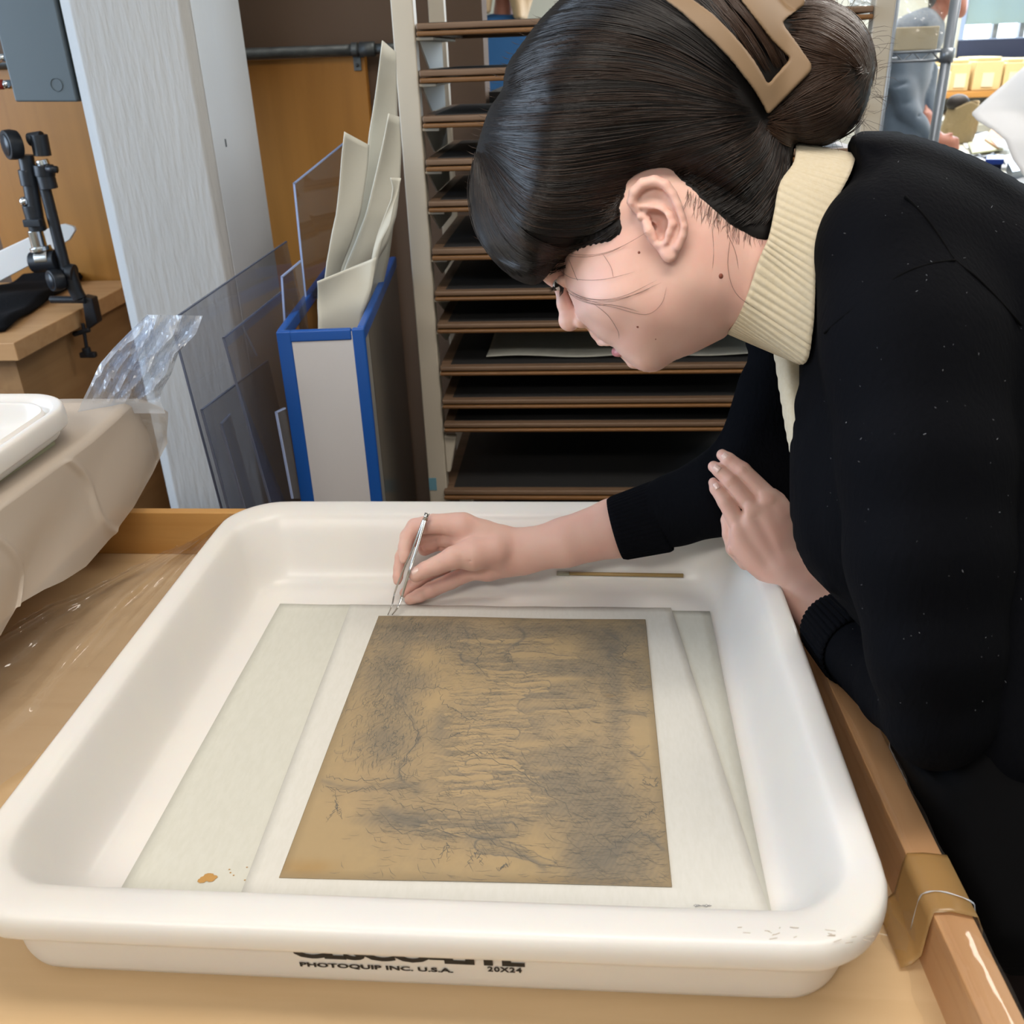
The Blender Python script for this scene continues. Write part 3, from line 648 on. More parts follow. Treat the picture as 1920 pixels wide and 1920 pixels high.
for q_ in ((.12, .08, .16, .07, .55), (.30, .10, .10, .10, .35), (.10, .26, .09, .10, .55), (.16, .44, .07, .10, .30), (.17, .58, .07, .07, .50), (.22, .33, .05, .05, .3), (.48, .12, .10, .05, .35), (.60, .06, .12, .04, .35),
           (.86, .12, .08, .07, .55), (.97, .05, .04, .06, .5), (.75, .05, .10, .04, .3), (.58, .25, .14, .06, .38), (.80, .26, .12, .06, .45), (.62, .38, .16, .05, .40), (.55, .50, .18, .06, .38), (.72, .60, .14, .06, .30), (.80, .72, .16, .07, .38),
           (.70, .78, .18, .05, .3), (.86, .85, .10, .10, .40), (.60, .68, .16, .05, .42), (.45, .72, .08, .05, .32), (.28, .83, .11, .025, .6), (.42, .85, .10, .03, .5), (.33, .50, .03, .08, .35), (.38, .62, .03, .05, .35), (.90, .95, .08, .06, .5), (.88, .40, .03, .25, .35), (.78, .93, .06, .08, .5),
           (.97, .30, .03, .08, .3), (.50, .86, .10, .025, .4)):
    D += blob(*q_)*(.65+.7*fbm(A_, B_, 14, 18, int(q_[0]*100)))
for q_ in ((.22, .20, .07, .06, -.25), (.30, .40, .05, .05, -.2), (.06, .80, .12, .14, -.3), (.12, .95, .2, .07, -.2), (.45, .38, .07, .04, -.2), (.95, .55, .05, .12, -.25), (.92, .70, .05, .05, -.2), (.62, .93, .09, .06, -.25), (.45, .95, .12, .05, -.15),
           (.70, .16, .05, .035, -.2), (.66, .44, .10, .015, -.3), (.72, .52, .09, .02, -.25), (.68, .66, .09, .015, -.3), (.62, .57, .08, .018, -.28), (.60, .31, .1, .015, -.25), (.72, .30, .10, .012, -.3), (.66, .76, .07, .014, -.28), (.92, .95, .04, .05, -.2), (.90, .12, .02, .02, -.3)):
    D += blob(*q_)
# creases of cloth: fine long folds along the standing figures
F1 = np.sin(B_*150+6*fbm(A_, B_, 6, 9, 40)*3); D += .13*np.clip(F1, 0, 1)*np.clip(blob(.62, .5, .28, .36)-.25, 0, 1)
D += .16*(fbm(A_, B_, 40, 50, 9)-.5)+.10*(fbm(A_, B_, 12, 70, 15)-.5)
WA = A_+.034*(fbm(A_, B_, 9, 9, 101)-.5)+.012*(fbm(A_, B_, 30, 30, 102)-.5); WB = B_+.030*(fbm(A_, B_, 10, 10, 103)-.5)+.010*(fbm(A_, B_, 30, 30, 104)-.5)
WA = np.clip(WA, 0, .9999); WB = np.clip(WB, 0, .9999)
hat = .5+.5*np.sin(WA*420+WB*260); fold = fbm(WA, WB, 10, 95, 105); gap = fbm(WA, WB, 22, 30, 107)
def limb(D, a0, b0, a1, b1, w0, w1, tone=.10, k=0):
    """a tapering lit form with a shaded lower side and a dark contour"""
    e_ = np.array((a1-a0, b1-b0)); L2 = e_@e_; t = np.clip(((WA-a0)*e_[0]+(WB-b0)*e_[1])/L2, 0, 1); w = w0+(w1-w0)*t
    dx = WA-a0-t*e_[0]; dy = WB-b0-t*e_[1]; r = np.hypot(dx, dy)/w; side = np.clip(dy/w, -1, 1)
    ins = np.clip((1.05-r)/.15, 0, 1); sh = tone+.34*np.clip(side*.9+.1, 0, 1)**1.2+.38*np.clip(fold-.52, 0, 1)*2
    D = D*(1-ins)+sh*ins; return np.maximum(D, .95*np.exp(-((r-1.08)/.14)**2)*np.clip(gap*2.4-.55, 0, 1))
rf = np.random.default_rng(5)
for k in range(44):
    b = .12+.0175*k+rf.normal(0, .006); a0 = rf.uniform(.33, .50); L_ = rf.uniform(.14, .26); w = rf.uniform(.007, .015); tn = rf.uniform(.04, .30); ln = rf.normal(0, .012)
    D = limb(D, a0+L_*.45, b, a0+L_, b+ln+.010, w*.75, w*.35, tn); D = limb(D, a0+L_*.45, b, a0+L_*.98, b+ln-.008, w*.75, w*.3, tn*.7)
    D = limb(D, a0+.02, b, a0+L_*.5, b+ln*.4, w*.8, w, tn)
    if k % 3 == 0: D = limb(D, a0+L_*.3, b, a0+L_*.95, b+.006, w, w*1.5, tn)                       # long gown
    D = limb(D, a0+.03, b+w*.6, a0+.03+L_*.3, b+w*rf.uniform(-.4, 1.8), w*.35, w*.25, tn)
    D = limb(D, a0, b, a0+.012, b, w*.55, w*.5, .12)
D = limb(D, .50, .205, .74, .20, .024, .012, .1); D = limb(D, .38, .20, .50, .21, .030, .02, .35)
D = limb(D, .52, .90, .70, .945, .020, .008, .12); D = limb(D, .60, .42, .80, .405, .030, .016, .3)
for _ in range(40):
    a, b = rf.uniform(.03, .30), rf.uniform(.05, .65); q_ = np.hypot((WA-a)/.018, (WB-b)/.012); D = np.where(q_ < 1, D*.8+.12*(WB > b), D); D = np.maximum(D, .5*np.exp(-((q_-1)/.14)**2)*(WB > b-.004))
for _ in range(26):
    a, b = rf.uniform(.86, .99), rf.uniform(.05, .98); q_ = np.hypot((WA-a)/.02, (WB-b)/.014); D = np.where(q_ < 1, D*.75+.1*(WB > b), D); D = np.maximum(D, .5*np.exp(-((q_-1)/.12)**2)*(WB > b))
D = D+.16*(hat-.5)*np.clip(D*1.6, 0, 1)+.10*(fbm(WA, WB, 60, 60, 106)-.5)
for (pts_, w_) in (([(.15, .36), (.19, .42), (.24, .49), (.27, .56), (.245, .62), (.24, .69), (.30, .74)], .006), ([(.02, .715), (.10, .735), (.2, .73), (.3, .72)], .012), ([(.33, .05), (.36, .12), (.34, .2), (.42, .28)], .006), ([(.52, .03), (.56, .10), (.50, .18), (.55, .24)], .006),
                   ([(.22, .80), (.30, .835), (.42, .845), (.56, .85)], .014), ([(.50, .88), (.60, .915), (.68, .965)], .008), ([(.84, .06), (.90, .12), (.86, .2), (.95, .22)], .008), ([(.83, .95), (.87, .89), (.94, .86), (.985, .90)], .006), ([(.90, .44), (.97, .45)], .006), ([(.92, .60), (.97, .66)], .006)):
    Pp = crom0(pts_, 24); dm = np.full(D.shape, 9.)
    for i in range(len(Pp)-1):
        e_ = Pp[i+1]-Pp[i]; t_2 = np.clip(((A_-Pp[i, 0])*e_[0]+(B_-Pp[i, 1])*e_[1])/(e_@e_), 0, 1); dm = np.minimum(dm, np.hypot(A_-Pp[i, 0]-t_2*e_[0], B_-Pp[i, 1]-t_2*e_[1]))
    dm = np.abs(dm+.016*(fbm(A_, B_, 18, 22, 77)-.5)); D += (.34*np.exp(-(dm/(w_*.7))**2)+.14*np.exp(-(dm/(w_*3.5))**2))*(.4+fbm(A_, B_, 16, 16, 78))
D = np.clip(D, 0, 1); D = np.where(D > .55, .55+(D-.55)*.55, D)
G = np.zeros((NA, NB, 3))
for i in range(NA):
    a = i/(NA-1); l = pr4[0]*(1-a)+pr4[1]*a; r = pr4[3]*(1-a)+pr4[2]*a; t = np.linspace(0, 1, NB)[:, None]; G[i] = l*(1-t)+r*t
G[..., 2] += .0006*np.sin(A_*7+B_*4)
mp_ = sheet(G, .0006); po = obj('paper', mp_, None, prt, smooth=True)
me = po.data; at_ = me.color_attributes.new('tone', 'FLOAT_COLOR', 'POINT')
basec = np.array(srgb('a8926f')[:3]); agec = np.array(srgb('a08a60')[:3]); inkc = np.array(srgb('62625f')[:3])
age = np.clip(fbm(A_, B_, 3, 4, 21)*.9-.1, 0, 1)[..., None]; C_ = basec*(1-age*.5)+agec*age*.5
edge = np.clip(1-np.minimum(np.minimum(A_, 1-A_), np.minimum(B_, 1-B_))/.025, 0, 1)[..., None]; C_ = C_*(1-.22*edge)
st = (blob(.06, .97, .07, .02)+blob(.86, .375, .02, .008)*.9+blob(.78, .99, .12, .01)*.7)[..., None]*(.4+fbm(A_, B_, 20, 25, 5)[..., None]); C_ = C_*(1-.35*np.clip(st, 0, 1)*np.array([.2, .5, 1]))
dd_ = (D*.92)[..., None]; C_ = C_*(1-dd_)+inkc*dd_
CC = np.concatenate([C_.reshape(-1, 3)]*2); CC = np.concatenate([CC, np.ones((len(CC), 1))], 1).astype(np.float32); at_.data.foreach_set('color', CC.ravel())
pm = mat('print_paper', 'c4a878', .7, bump=(200, .12, .0006, None)); na = pm.node_tree.nodes.new('ShaderNodeVertexColor'); na.layer_name = 'tone'
pm.node_tree.links.new(na.outputs[0], pm.node_tree.nodes['Principled BSDF'].inputs['Base Color']); me.materials.append(pm)
# engraved lines: thin ink ribbons just on the paper
ink = MB(); IV = []; IF = []
def ribbon(P2, w=.00022):
    P2 = np.array(P2, float)
    if len(P2) < 2: return
    P3 = np.array([pp_(a, b, .0005+.0006*math.sin(a*7+b*4)) for a, b in np.clip(P2, .003, .997)])
    t = np.gradient(P3, axis=0); nrm = np.stack([-t[:, 1], t[:, 0], 0*t[:, 0]], 1); nrm /= np.linalg.norm(nrm, axis=1)[:, None]+1e-12
    k = len(P3); ww = w*np.sin(np.linspace(.35, PI-.35, k))[:, None]; b0 = len(IV)
    for i in range(k): IV.append(P3[i]+nrm[i]*ww[i]); IV.append(P3[i]-nrm[i]*ww[i])
    for i in range(k-1): IF.append((b0+2*i, b0+2*i+1, b0+2*i+3, b0+2*i+2))
dA, dB = np.gradient(D)
for _ in range(7000):                        # hatching that follows the darkness
    a, b = rng.random(2); i, j = int(a*(NA-1)), int(b*(NB-1)); dk_ = D[i, j]
    if rng.random() > dk_*1.5: continue
    an = (.15*math.sin(7*a+5*b)+(PI/2 if (a < .3 and b < .7) else 0)+(.9 if rng.random() < .25 else 0)+rng.normal(0, .15)); l = .008+.014*rng.random()
    ribbon([(a-l*math.cos(an), b-l*math.sin(an)*.8), (a+.002*rng.normal(), b+.002), (a+l*math.cos(an), b+l*math.sin(an)*.8)], .00012+.00008*rng.random())
def wavy(P2, jit=.006, w=.0003, n=24):
    P2 = np.array(P2, float); x = np.linspace(0, len(P2)-1, n); i = np.minimum(x.astype(int), len(P2)-2); f_ = (x-i)[:, None]
    Q = P2[i]*(1-f_)+P2[i+1]*f_; Q += np.stack([np.sin(np.arange(n)*1.9+P2[0, 0]*50), np.cos(np.arange(n)*2.3+P2[0, 1]*40)], 1)*jit
    ribbon(Q, w)
for L_ in ([(.02, .70), (.08, .71), (.2, .705), (.3, .69)], [(.02, .73), (.1, .75), (.16, .735), (.26, .74)], [(.06, .74), (.09, .80), (.07, .84)], [(.08, .78), (.11, .83)], [(.16, .33), (.2, .36), (.3, .35), (.36, .36)],
           [(.15, .40), (.2, .45), (.24, .50), (.27, .55), (.25, .62), (.24, .68), (.30, .70)], [(.30, .36), (.32, .42), (.38, .45), (.42, .50)], [(.27, .55), (.34, .56), (.40, .53), (.46, .54)], [(.25, .78), (.33, .80), (.45, .80), (.55, .82)], [(.2, .80), (.28, .87), (.38, .86), (.5, .88), (.6, .92), (.68, .96)],
           [(.38, .10), (.42, .16), (.40, .24), (.46, .30)], [(.25, .18), (.3, .16), (.36, .17)], [(.55, .12), (.50, .20), (.56, .26)], [(.88, .10), (.93, .14), (.90, .2), (.96, .24)], [(.34, .47), (.55, .49)], [(.33, .57), (.58, .66), (.8, .84)], [(.37, .62), (.55, .60)],
           [(.84, .94), (.87, .88), (.93, .85), (.98, .90)], [(.95, .68), (.985, .685), (.985, .71), (.95, .705), (.95, .68)], [(.90, .84), (.95, .80), (.98, .78)], [(.40, .95), (.42, .90), (.43, .95)], [(.48, .96), (.50, .92), (.52, .96)], [(.56, .97), (.59, .95)]):
    wavy(L_)
for _ in range(260):                         # leaves of the trees
    c = [(.12, .08), (.1, .26), (.17, .58), (.3, .1), (.15, .44)][rng.integers(5)]; a, b = rng.normal(c[0], .05), rng.normal(c[1], .035)
    if not (0 < a < 1 and 0 < b < 1): continue
    th_ = np.linspace(rng.random()*6, rng.random()*6+3, 6); r_ = .004+.006*rng.random(); ribbon(np.stack([a+r_*np.cos(th_), b+r_*np.sin(th_)], 1), .00025)
ink.add(IV, IF)
obj('engraved_lines', ink, mat('print_ink', '6a675f', .8), prt, kind='stuff')

# ------------------------------------------------------------------ bamboo stick by the far wall
s0 = at(1044, 1074, z=FZ+.016); s1 = at(1281, 1078, z=FZ+.016)
s0 = at(1044, 1075, z=.8764); s1 = at(1281, 1079, z=.8764)
st_ = thing('bamboo_stick', 'thin bamboo stick lying in the far part of the tray', 'stick', (s0+s1)/2)
obj('shaft', MB().tube([s0, s1], [.0022, .0026], 8), MT['brush'], st_, smooth=True)
obj('ferrule', MB().tube([s0, s0+(s1-s0)*.10], .0027, 8), mat('tip_mat', 'a3a08c', .5), st_, smooth=True)

# ================================================================== clear film over the table
def lerp_poly(P_, t):
    x = t*(len(P_)-1); i = min(int(x), len(P_)-2); f_ = x-i; return np.array(P_[i], float)*(1-f_)+np.array(P_[i+1], float)*f_
edgeL = [(-40, 1212), (40, 1165), (92, 1136), (150, 1115), (215, 1082), (290, 1046), (350, 1018), (405, 985), (440, 962)]
edgeR = [(-40, 1500), (60, 1430), (130, 1350), (200, 1262), (260, 1190), (320, 1110), (370, 1050), (410, 1000), (450, 970)]
G = np.zeros((90, 40, 3))
for i in range(90):
    t = i/89; l = lerp_poly(edgeL, t); r = lerp_poly(edgeR, t)
    for j in range(40):
        s = (j/39)**1.5; pxy = l*(1-s)+r*s
        w = .0045*(math.sin(11*s+9*t)+.7*math.sin(23*t-13*s)+.5*math.sin(31*s+17*t))*math.sin(PI*min(1, s*1.3))**.5
        rise = max(0, (t-.72))/.28*.055*(1-s*.3); edge_ = .009*math.exp(-((s-.03)/.022)**2)
        zz_ = TZ+.003+max(0, w+.006)+rise+edge_
        G[i, j] = at(pxy[0], pxy[1], z=zz_)
obj('plastic_film', (np.asarray(G).reshape(-1, 3), [(i*40+j, i*40+j+1, (i+1)*40+j+1, (i+1)*40+j) for i in range(89) for j in range(39)]), MT['film'], smooth=True, label='crumpled clear plastic film on the table left of the big tray', cat='plastic film')
fo = [o_ for o_ in bpy.data.objects if o_.name == 'plastic_film'][0]
hp_ = [G[i, 1]+np.array((0, 0, .0016+.0008*math.sin(i*1.3))) for i in range(2, 88)]
obj('hem_highlight', MB().tube(hp_, [.0011+.0005*math.sin(i*.7) for i in range(86)], 7), MT['filmthin'], fo, smooth=True)  # glossy tube added along the film edge to make its highlight line
# film under the near side of the tray: its hem is a thin line
hem = [fz_ for fz_ in (at(-40, 1896, z=TZ+.001), at(300, 1905, z=TZ+.001), at(600, 1915, z=TZ+.001), at(900, 1925, z=TZ+.001), at(1200, 1940, z=TZ+.001))]
# film wrapped over the right lip + tape
G = []
for i in range(70):
    y = .20+.62*i/69; row = []
    jx = .004*math.sin(i*.5)+.003*math.sin(i*1.3)
    for (x, z) in ((LXa-.018+jx, TZ+.002), (LXa-.004+jx*.5, TZ+.012), (LXa-.0012, LZ-.012), (LXa+.0005, LZ+.0012), (LXa+.012, LZ+.0018), (LXb+.001, LZ+.0016), (LXb+.004, LZ-.004), (LXb+.0065+.002*math.sin(i*.4), LZ-.05), (LXb+.009, LZ-.12)):
        row.append((x+lsh(y)+.0006*math.sin(i*1.1+z*90), y, z+.0005*math.sin(i*.9+x*300)))
    G.append(row)
G = np.array(G); obj('plastic_film', (G.reshape(-1, 3), [(i*9+j, i*9+j+1, (i+1)*9+j+1, (i+1)*9+j) for i in range(69) for j in range(8)]), MT['filmthin'], smooth=True, label='clear plastic film wrapped over the right lip of the table', cat='plastic film')
tq = []
ty0, ty1 = at(1700, 1740, X=LXa)[1], at(1690, 1605, X=LXa)[1]
ya, yb = at(1740, 1716, z=LZ)[1], at(1690, 1604, z=LZ)[1]
for i in range(14):
    s = i/13; y = ya+(yb-ya)*s; row = []
    for k, (x, z, dy) in enumerate(((LXa-.017, TZ+.004, -.006), (LXa-.010, TZ+.007, -.005), (LXa-.004, TZ+.015, -.004), (LXa-.0025, LZ-.008, -.002), (LXa-.0003, LZ+.0026, 0), (LXa+.012, LZ+.0032, .001), (LXb+.0015, LZ+.003, -.003), (LXb+.005, LZ-.006, -.006), (LXb+.008, LZ-.04, -.008))):
        row.append((x+lsh(y), y+dy*(1-s*.6), z))
    tq.append(row)
pt_ = obj('packing_tape', sheet(np.array(tq), .0005), MT['tape'], smooth=True, label='brown packing tape folded over the right lip of the table', cat='tape')
cr_l = [np.array(tq)[max(0, 6-k//2), k]+np.array((0, 0, .001 if k > 3 else .0006)) for k in range(2, 9)]
obj('crease_highlight', MB().tube(crom0(cr_l, 24), [.0005+.0002*math.sin(i*1.7) for i in range(24)], 6), MT['filmbag'], pt_, smooth=True)  # thin pale tube added as the highlight along the tape crease

# ================================================================== LEFT: block wrapped in milky film, second tray, film bag
BX = -.60; BZ0 = at(240, 952, X=BX)[2]; BZ1 = at(0, 942, X=BX)[2]; BYf = at(310, 883, X=BX)[1]; BYn = .30
bl = thing('wood_block', 'thick pale wooden slab under milky plastic at the left', 'slab', (-.9, .75, BZ0))
obj('slab', MB().box(-1.35, BX-.006, BYn, BYf-.03, BZ0+.002, BZ1-.004), mat('slab_wood', 'c9b396', .6, wood=(1, 2, 'bda585')), bl, bevel=.006)
sp = thing('cabinet', 'base cabinet carrying the plastic covered slab', 'cabinet', (-1.05, .75, 0))
obj('body', MB().box(-1.32, -.80, BYn+.02, BYf-.05, 0, BZ0+.002), MT['deskside'], sp)
# film drape over its right side
n1, n2 = 220, 90; G = np.zeros((n1, n2, 3))
hemline = [(-40, 1235), (0, 1190), (25, 1150), (32, 1133), (75, 1105), (105, 1090), (150, 1062), (200, 1010), (250, 950), (285, 890), (312, 830)]
topline = [(-60, 1000), (0, 948), (60, 905), (120, 862), (170, 825), (215, 785), (240, 760), (262, 752), (285, 760), (300, 765), (310, 772)]
for i in range(n1):
    t = i/(n1-1); a = at(*lerp_poly(topline, t), X=BX); b = at(*lerp_poly(hemline, t), X=BX+.006)
    for j in range(n2):
        s = j/(n2-1)
        if s < .25:
            q_ = s/.25; p_ = a+np.array((-(1-q_)*.20, -(1-q_)*.02*t, .004+.005*abs(math.sin(8*t+4*q_))*(1-q_)))
        else:
            q_ = (s-.25)/.75; cr1 = math.exp(-((t-(.30+.42*q_))/.012)**2); cr2 = math.exp(-((t-(.02+.26*q_))/.012)**2); p_ = a*(1-q_)+b*q_+np.array((.004+.004*math.sin(9*t+3*q_)*q_+.0035*(cr1+cr2), 0, 0))
        G[i, j] = p_
obj('plastic_drape', (G.reshape(-1, 3), [(i*n2+j, i*n2+j+1, (i+1)*n2+j+1, (i+1)*n2+j) for i in range(n1-1) for j in range(n2-1)]), MT['filmdrape'], smooth=True, label='milky plastic sheet draped over the side of the wooden slab', cat='plastic film')
# creases in the drape
# second tray on it
tz2 = BZ1+.002; zr2 = tz2+.042
fx = at(60, 836, z=tz2+.004)[0]+.036; fy = at(20, 736, z=zr2)[1]
t2 = thing('white_tray', 'smaller rounded white tray standing on the plastic covered slab', 'tray', (fx-.25, fy-.3, tz2))
obj('tray_body', tray_mesh(fx-.50, fx, fy-.62, fy, tz2, zr2, (.012, .012), .08, (.035, .035)), MT['white'], t2, smooth=True, sub=1)
obj('towel_strip', MB().box(-.76, BX-.03, .42, .98, BZ1-.003, BZ1+.001), MT['greenpaper'], label='grey-green strip of board under the smaller white tray', cat='board')
# crumpled film bag: pleated sheets
def crump(name, polyL, polyR, Yd, n1, n2, amp, seed, label, m='filmbag', parent=None):
    r = np.random.default_rng(seed); ph = r.random(8)*6; G = np.zeros((n1, n2, 3))
    for i in range(n1):
        t = i/(n1-1); l = lerp_poly(polyL, t); rr = lerp_poly(polyR, t)
        for j in range(n2):
            s = j/(n2-1); pxy = l*(1-s)+rr*s
            f1 = abs(((s*2.3+t*1.1+ph[0]) % 1)-.5)*2-.5; f2 = abs(((t*3.1-s*1.7+ph[1]) % 1)-.5)*2-.5; f3 = abs(((t*5.3+s*4.1+ph[2]) % 1)-.5)*2-.5
            Y = Yd[0]+(Yd[1]-Yd[0])*s+amp*(f1*1.2+f2*.8+f3*.35)*math.sin(PI*min(1, .15+t))
            G[i, j] = at(pxy[0], pxy[1], Y=Y)
    return obj(name, (G.reshape(-1, 3), [(i*n2+j, i*n2+j+1, (i+1)*n2+j+1, (i+1)*n2+j) for i in range(n1-1) for j in range(n2-1)]), MT[m], parent, smooth=False, label=label)
bag = thing('film_bag', 'crumpled translucent plastic bag bunched on the far corner of the slab', 'plastic bag', at(215, 770, Y=1.12))
crump('bag_fold', [(276, 590), (250, 615), (215, 650), (187, 682), (170, 720), (155, 750), (145, 775)], [(290, 603), (285, 640), (262, 668), (240, 700), (225, 730), (215, 755), (205, 775)], (1.08, 1.10), 30, 12, .02, 3, None, parent=bag)
crump('bag_fold', [(275, 590), (262, 630), (250, 670), (236, 700), (222, 730), (210, 755), (200, 775)], [(380, 592), (368, 625), (335, 660), (322, 700), (302, 735), (300, 750), (310, 775)], (1.10, 1.13), 36, 26, .028, 8, None, parent=bag)
crump('bag_fold', [(145, 775), (150, 795), (110, 830), (95, 842)], [(310, 776), (312, 800), (300, 850), (285, 890)], (1.10, 1.14), 14, 22, .008, 5, None, parent=bag, m='film')
# ================================================================== RIGHT BACKGROUND
# wire shelving
WSY = 2.6
ws = thing('wire_shelving', 'grey wire shelving unit with a round post behind her shoulder', 'shelving', at(1740, 300, Y=WSY)*np.array((1, 1, 0)))
pa = at(1792, 0, Y=WSY); 
for (x, y) in ((pa[0], WSY), (at(1668, 110, Y=WSY)[0], WSY+.0)):
    r = .0125 if x == pa[0] else .006
    obj('post', MB().tube([(x, y, 0), (x, y, 2.0)], r, 16), MT['coolgrey'], ws, smooth=True)
zA = at(1750, 96, Y=WSY)[2]; zB = at(1750, 113, Y=WSY)[2]; xl = at(1660, 100, Y=WSY)[0]
obj('collar', MB().tube([(pa[0], WSY, zB-.006), (pa[0], WSY, zA+.006)], .0165, 16), MT['coolgrey'], ws, smooth=True)
for yy in (WSY, WSY+.40):
    for z in (zA, zB): obj('rail', MB().tube([(xl, yy, z), (pa[0], yy, z)], .0035, 8), MT['coolgrey'], ws, smooth=True)
zg = []; k = 0; x = xl
while x < pa[0]:
    zg.append((x, WSY, zA if k % 2 else zB)); x += .022; k += 1
obj('truss_wire', MB().tube(zg, .0022, 6), MT['coolgrey'], ws, smooth=True)
for i in range(9):
    x = xl+(pa[0]-xl)*i/8; obj('deck_wire', MB().tube([(x, WSY, zA), (x, WSY+.4, zA)], .0018, 6), MT['coolgrey'], ws)
# wrapped parcel on the shelf
pb = thing('wrapped_parcel', 'pale box wrapped in shiny clear plastic on the wire shelf', 'parcel', (xl+.08, WSY+.1, zA+.002))
a0 = at(1680, 55, Y=WSY+.02); b0 = at(1772, 80, Y=WSY+.02)
obj('box', MB().box(xl+.005, pa[0]-.02, WSY+.02, WSY+.3, zA+.003, at(1720, 50, Y=WSY+.02)[2]), MT['creamlight'], pb, bevel=.003)
crump('wrapping', [(1690, -30), (1685, 20), (1682, 50), (1680, 92)], [(1745, -20), (1768, 25), (1778, 58), (1776, 92)], (WSY-.01, WSY+.0), 26, 22, .02, 12, None, parent=pb, m='film')
crump('wrapping', [(1590, -30), (1592, 0), (1594, 12), (1596, 30)], [(1650, -30), (1650, 0), (1650, 12), (1650, 30)], (WSY-.05, WSY-.04), 16, 16, .02, 13, None, parent=pb, m='filmbag')
# man behind (blurred)
def person_lumps(): pass
MY = 3.5
# window wall shelf with document boxes
SY = 5.75; sz = at(1800, 172, Y=SY)[2]; sx0 = at(1724, 175, Y=SY)[0]
sh = thing('wall_shelf', 'wooden wall shelf carrying cream document boxes by the far wall', 'shelf', ((sx0+4)/2, SY+.15, sz-.05))
obj('board', MB().box(sx0, 4.0, SY, BY-.006, at(1800, 184, Y=SY)[2], sz), MT['shelfwood'], sh, bevel=.004)
obj('back_board', MB().box(sx0, 4.0, BY-.02, BY-.008, sz, sz+.05), MT['shelfwood'], sh)
for i, (a, b, yt, mm, lb) in enumerate(((1737, 1779, 128, 'creamlight', 'palest low cream box at the left end of the wall shelf'), (1778, 1814, 112, 'cream', 'cream document box right of the palest low box on the shelf'), (1821, 1874, 108, 'cream', 'widest cream document box in the middle of the wall shelf'), (1878, 1915, 110, 'cream', 'cream document box partly behind the big white sheet'), (1918, 1960, 110, 'cream', 'rightmost cream document box on the wall shelf'))):
    A = at(a, 170, Y=SY+.03)[0]; Bx = at(b, 170, Y=SY+.03)[0]; zt_ = at(a, yt, Y=SY+.03)[2]
    t = thing('document_box', lb, 'box', ((A+Bx)/2, SY+.15, sz), 'document boxes on the wall shelf')
    obj('body', MB().box(A, Bx, SY+.03, SY+.35, sz+.001, zt_-.02), MT[mm], t, bevel=.006)
    obj('lid', MB().box(A+.01, Bx-.012, SY+.04, SY+.35, zt_-.02, zt_), MT[mm], t, bevel=.006)
    obj('label_holder', MB().box((A+Bx)/2-.03, (A+Bx)/2+.03, SY+.024, SY+.03, sz+.02, sz+.09), MT['creamlight'], t)
# drawer cabinet under the shelf
dk2 = thing('drawer_cabinet', 'white cabinet of drawers below the wall shelf', 'cabinet', (2.6, 5.6, 0))
obj('body', MB().box(sx0-.1, 4.0, 5.42, BY-.01, 0, sz-.12), MT['drawer'], dk2)
dx = at(1800, 215, Y=5.4)[0]; z1 = sz-.14
for i in range(5):
    for jx in range(3):
        x0 = dx+jx*.55; z0 = z1-.17
        d = obj('drawer', MB().box(x0+.006, x0+.544, 5.40, 5.42, z0+.006, z1-.004), MT['drawer'], dk2, bevel=.003)
        obj('pull', MB().box(x0+.04, x0+.14, 5.385, 5.40, z1-.055, z1-.04), MT['coolgrey'], d)
    z1 -= .17
# brown paper bag
bb = thing('paper_bag', 'crumpled brown paper bag standing on the cluttered bench', 'bag', at(1790, 250, Y=4.3))
G = []
cb_ = at(1788, 268, Y=4.3); zb0 = cb_[2]; zt0 = at(1788, 196, Y=4.3)[2]
for i in range(16):
    t = i/15; row = []
    for k in range(33):
        an = 2*PI*k/32; rx = .072*(1-.18*t)*(1+.08*math.sin(5*an+6*t)+.05*math.sin(9*an+11*t)); row.append((cb_[0]+rx*math.cos(an)+.02*t, 4.3+.06*math.sin(an), zb0+(zt0-zb0)*t+(.012*math.sin(3*an) if t > .9 else 0)))
    G.append(row)
obj('bag', sheet(np.array(G), .003), MT['bagpaper'], bb, smooth=True)
obj('dark_content', MB().sphere((cb_[0]-.01, 4.3, zt0+.005), (.045, .04, .035), 18, 12), MT['darkhair'], bb, smooth=True)
# bench with clutter
bz = at(1790, 268, Y=4.3)[2]-.002; BNX = at(1766, 300, Y=3.5)[0]
bn = thing('bench', 'far bench top crowded with papers and small things', 'bench', (2.2, 3.6, 0))
obj('bench_top', MB().box(BNX, 4.0, 2.75, 4.7, bz-.04, bz), MT['drawer'], bn, bevel=.004)
for x in (BNX+.03, 3.9):
    for y in (2.8, 4.6): obj('leg', MB().box(x, x+.06, y, y+.06, 0, bz-.04), MT['coolgrey'], bn)
def pslab(cs, dz, t, m, label, cat, name='paper'):
    c = [at(*q_, z=bz+dz) for q_ in cs]; return obj(name, MB().slab(c, (0, 0, t)), MT[m], label=label, cat=cat, bevel=.0008)
pslab([(1800, 262), (1850, 248), (1868, 262), (1812, 280)], .002, .004, 'whitepaper', 'white paper lying beyond the man’s hand on the bench', 'paper')
pslab([(1815, 270), (1868, 262), (1880, 282), (1822, 290)], .008, .006, 'greenpaper', 'green card lying among the papers on the bench', 'card', 'card')
pslab([(1845, 262), (1862, 238), (1882, 252), (1872, 280)], .016, .004, 'card', 'small brown card board on the bench by the big white sheet', 'card', 'card')
pslab([(1858, 262), (1895, 268), (1900, 282), (1870, 276)], .022, .006, 'whitepaper', 'white folded slip propped over the green card', 'paper')
pslab([(1808, 292), (1870, 296), (1880, 310), (1822, 308)], .002, .006, 'greycloth', 'flat grey tool lying near the front of the bench', 'tool', 'flat_tool')
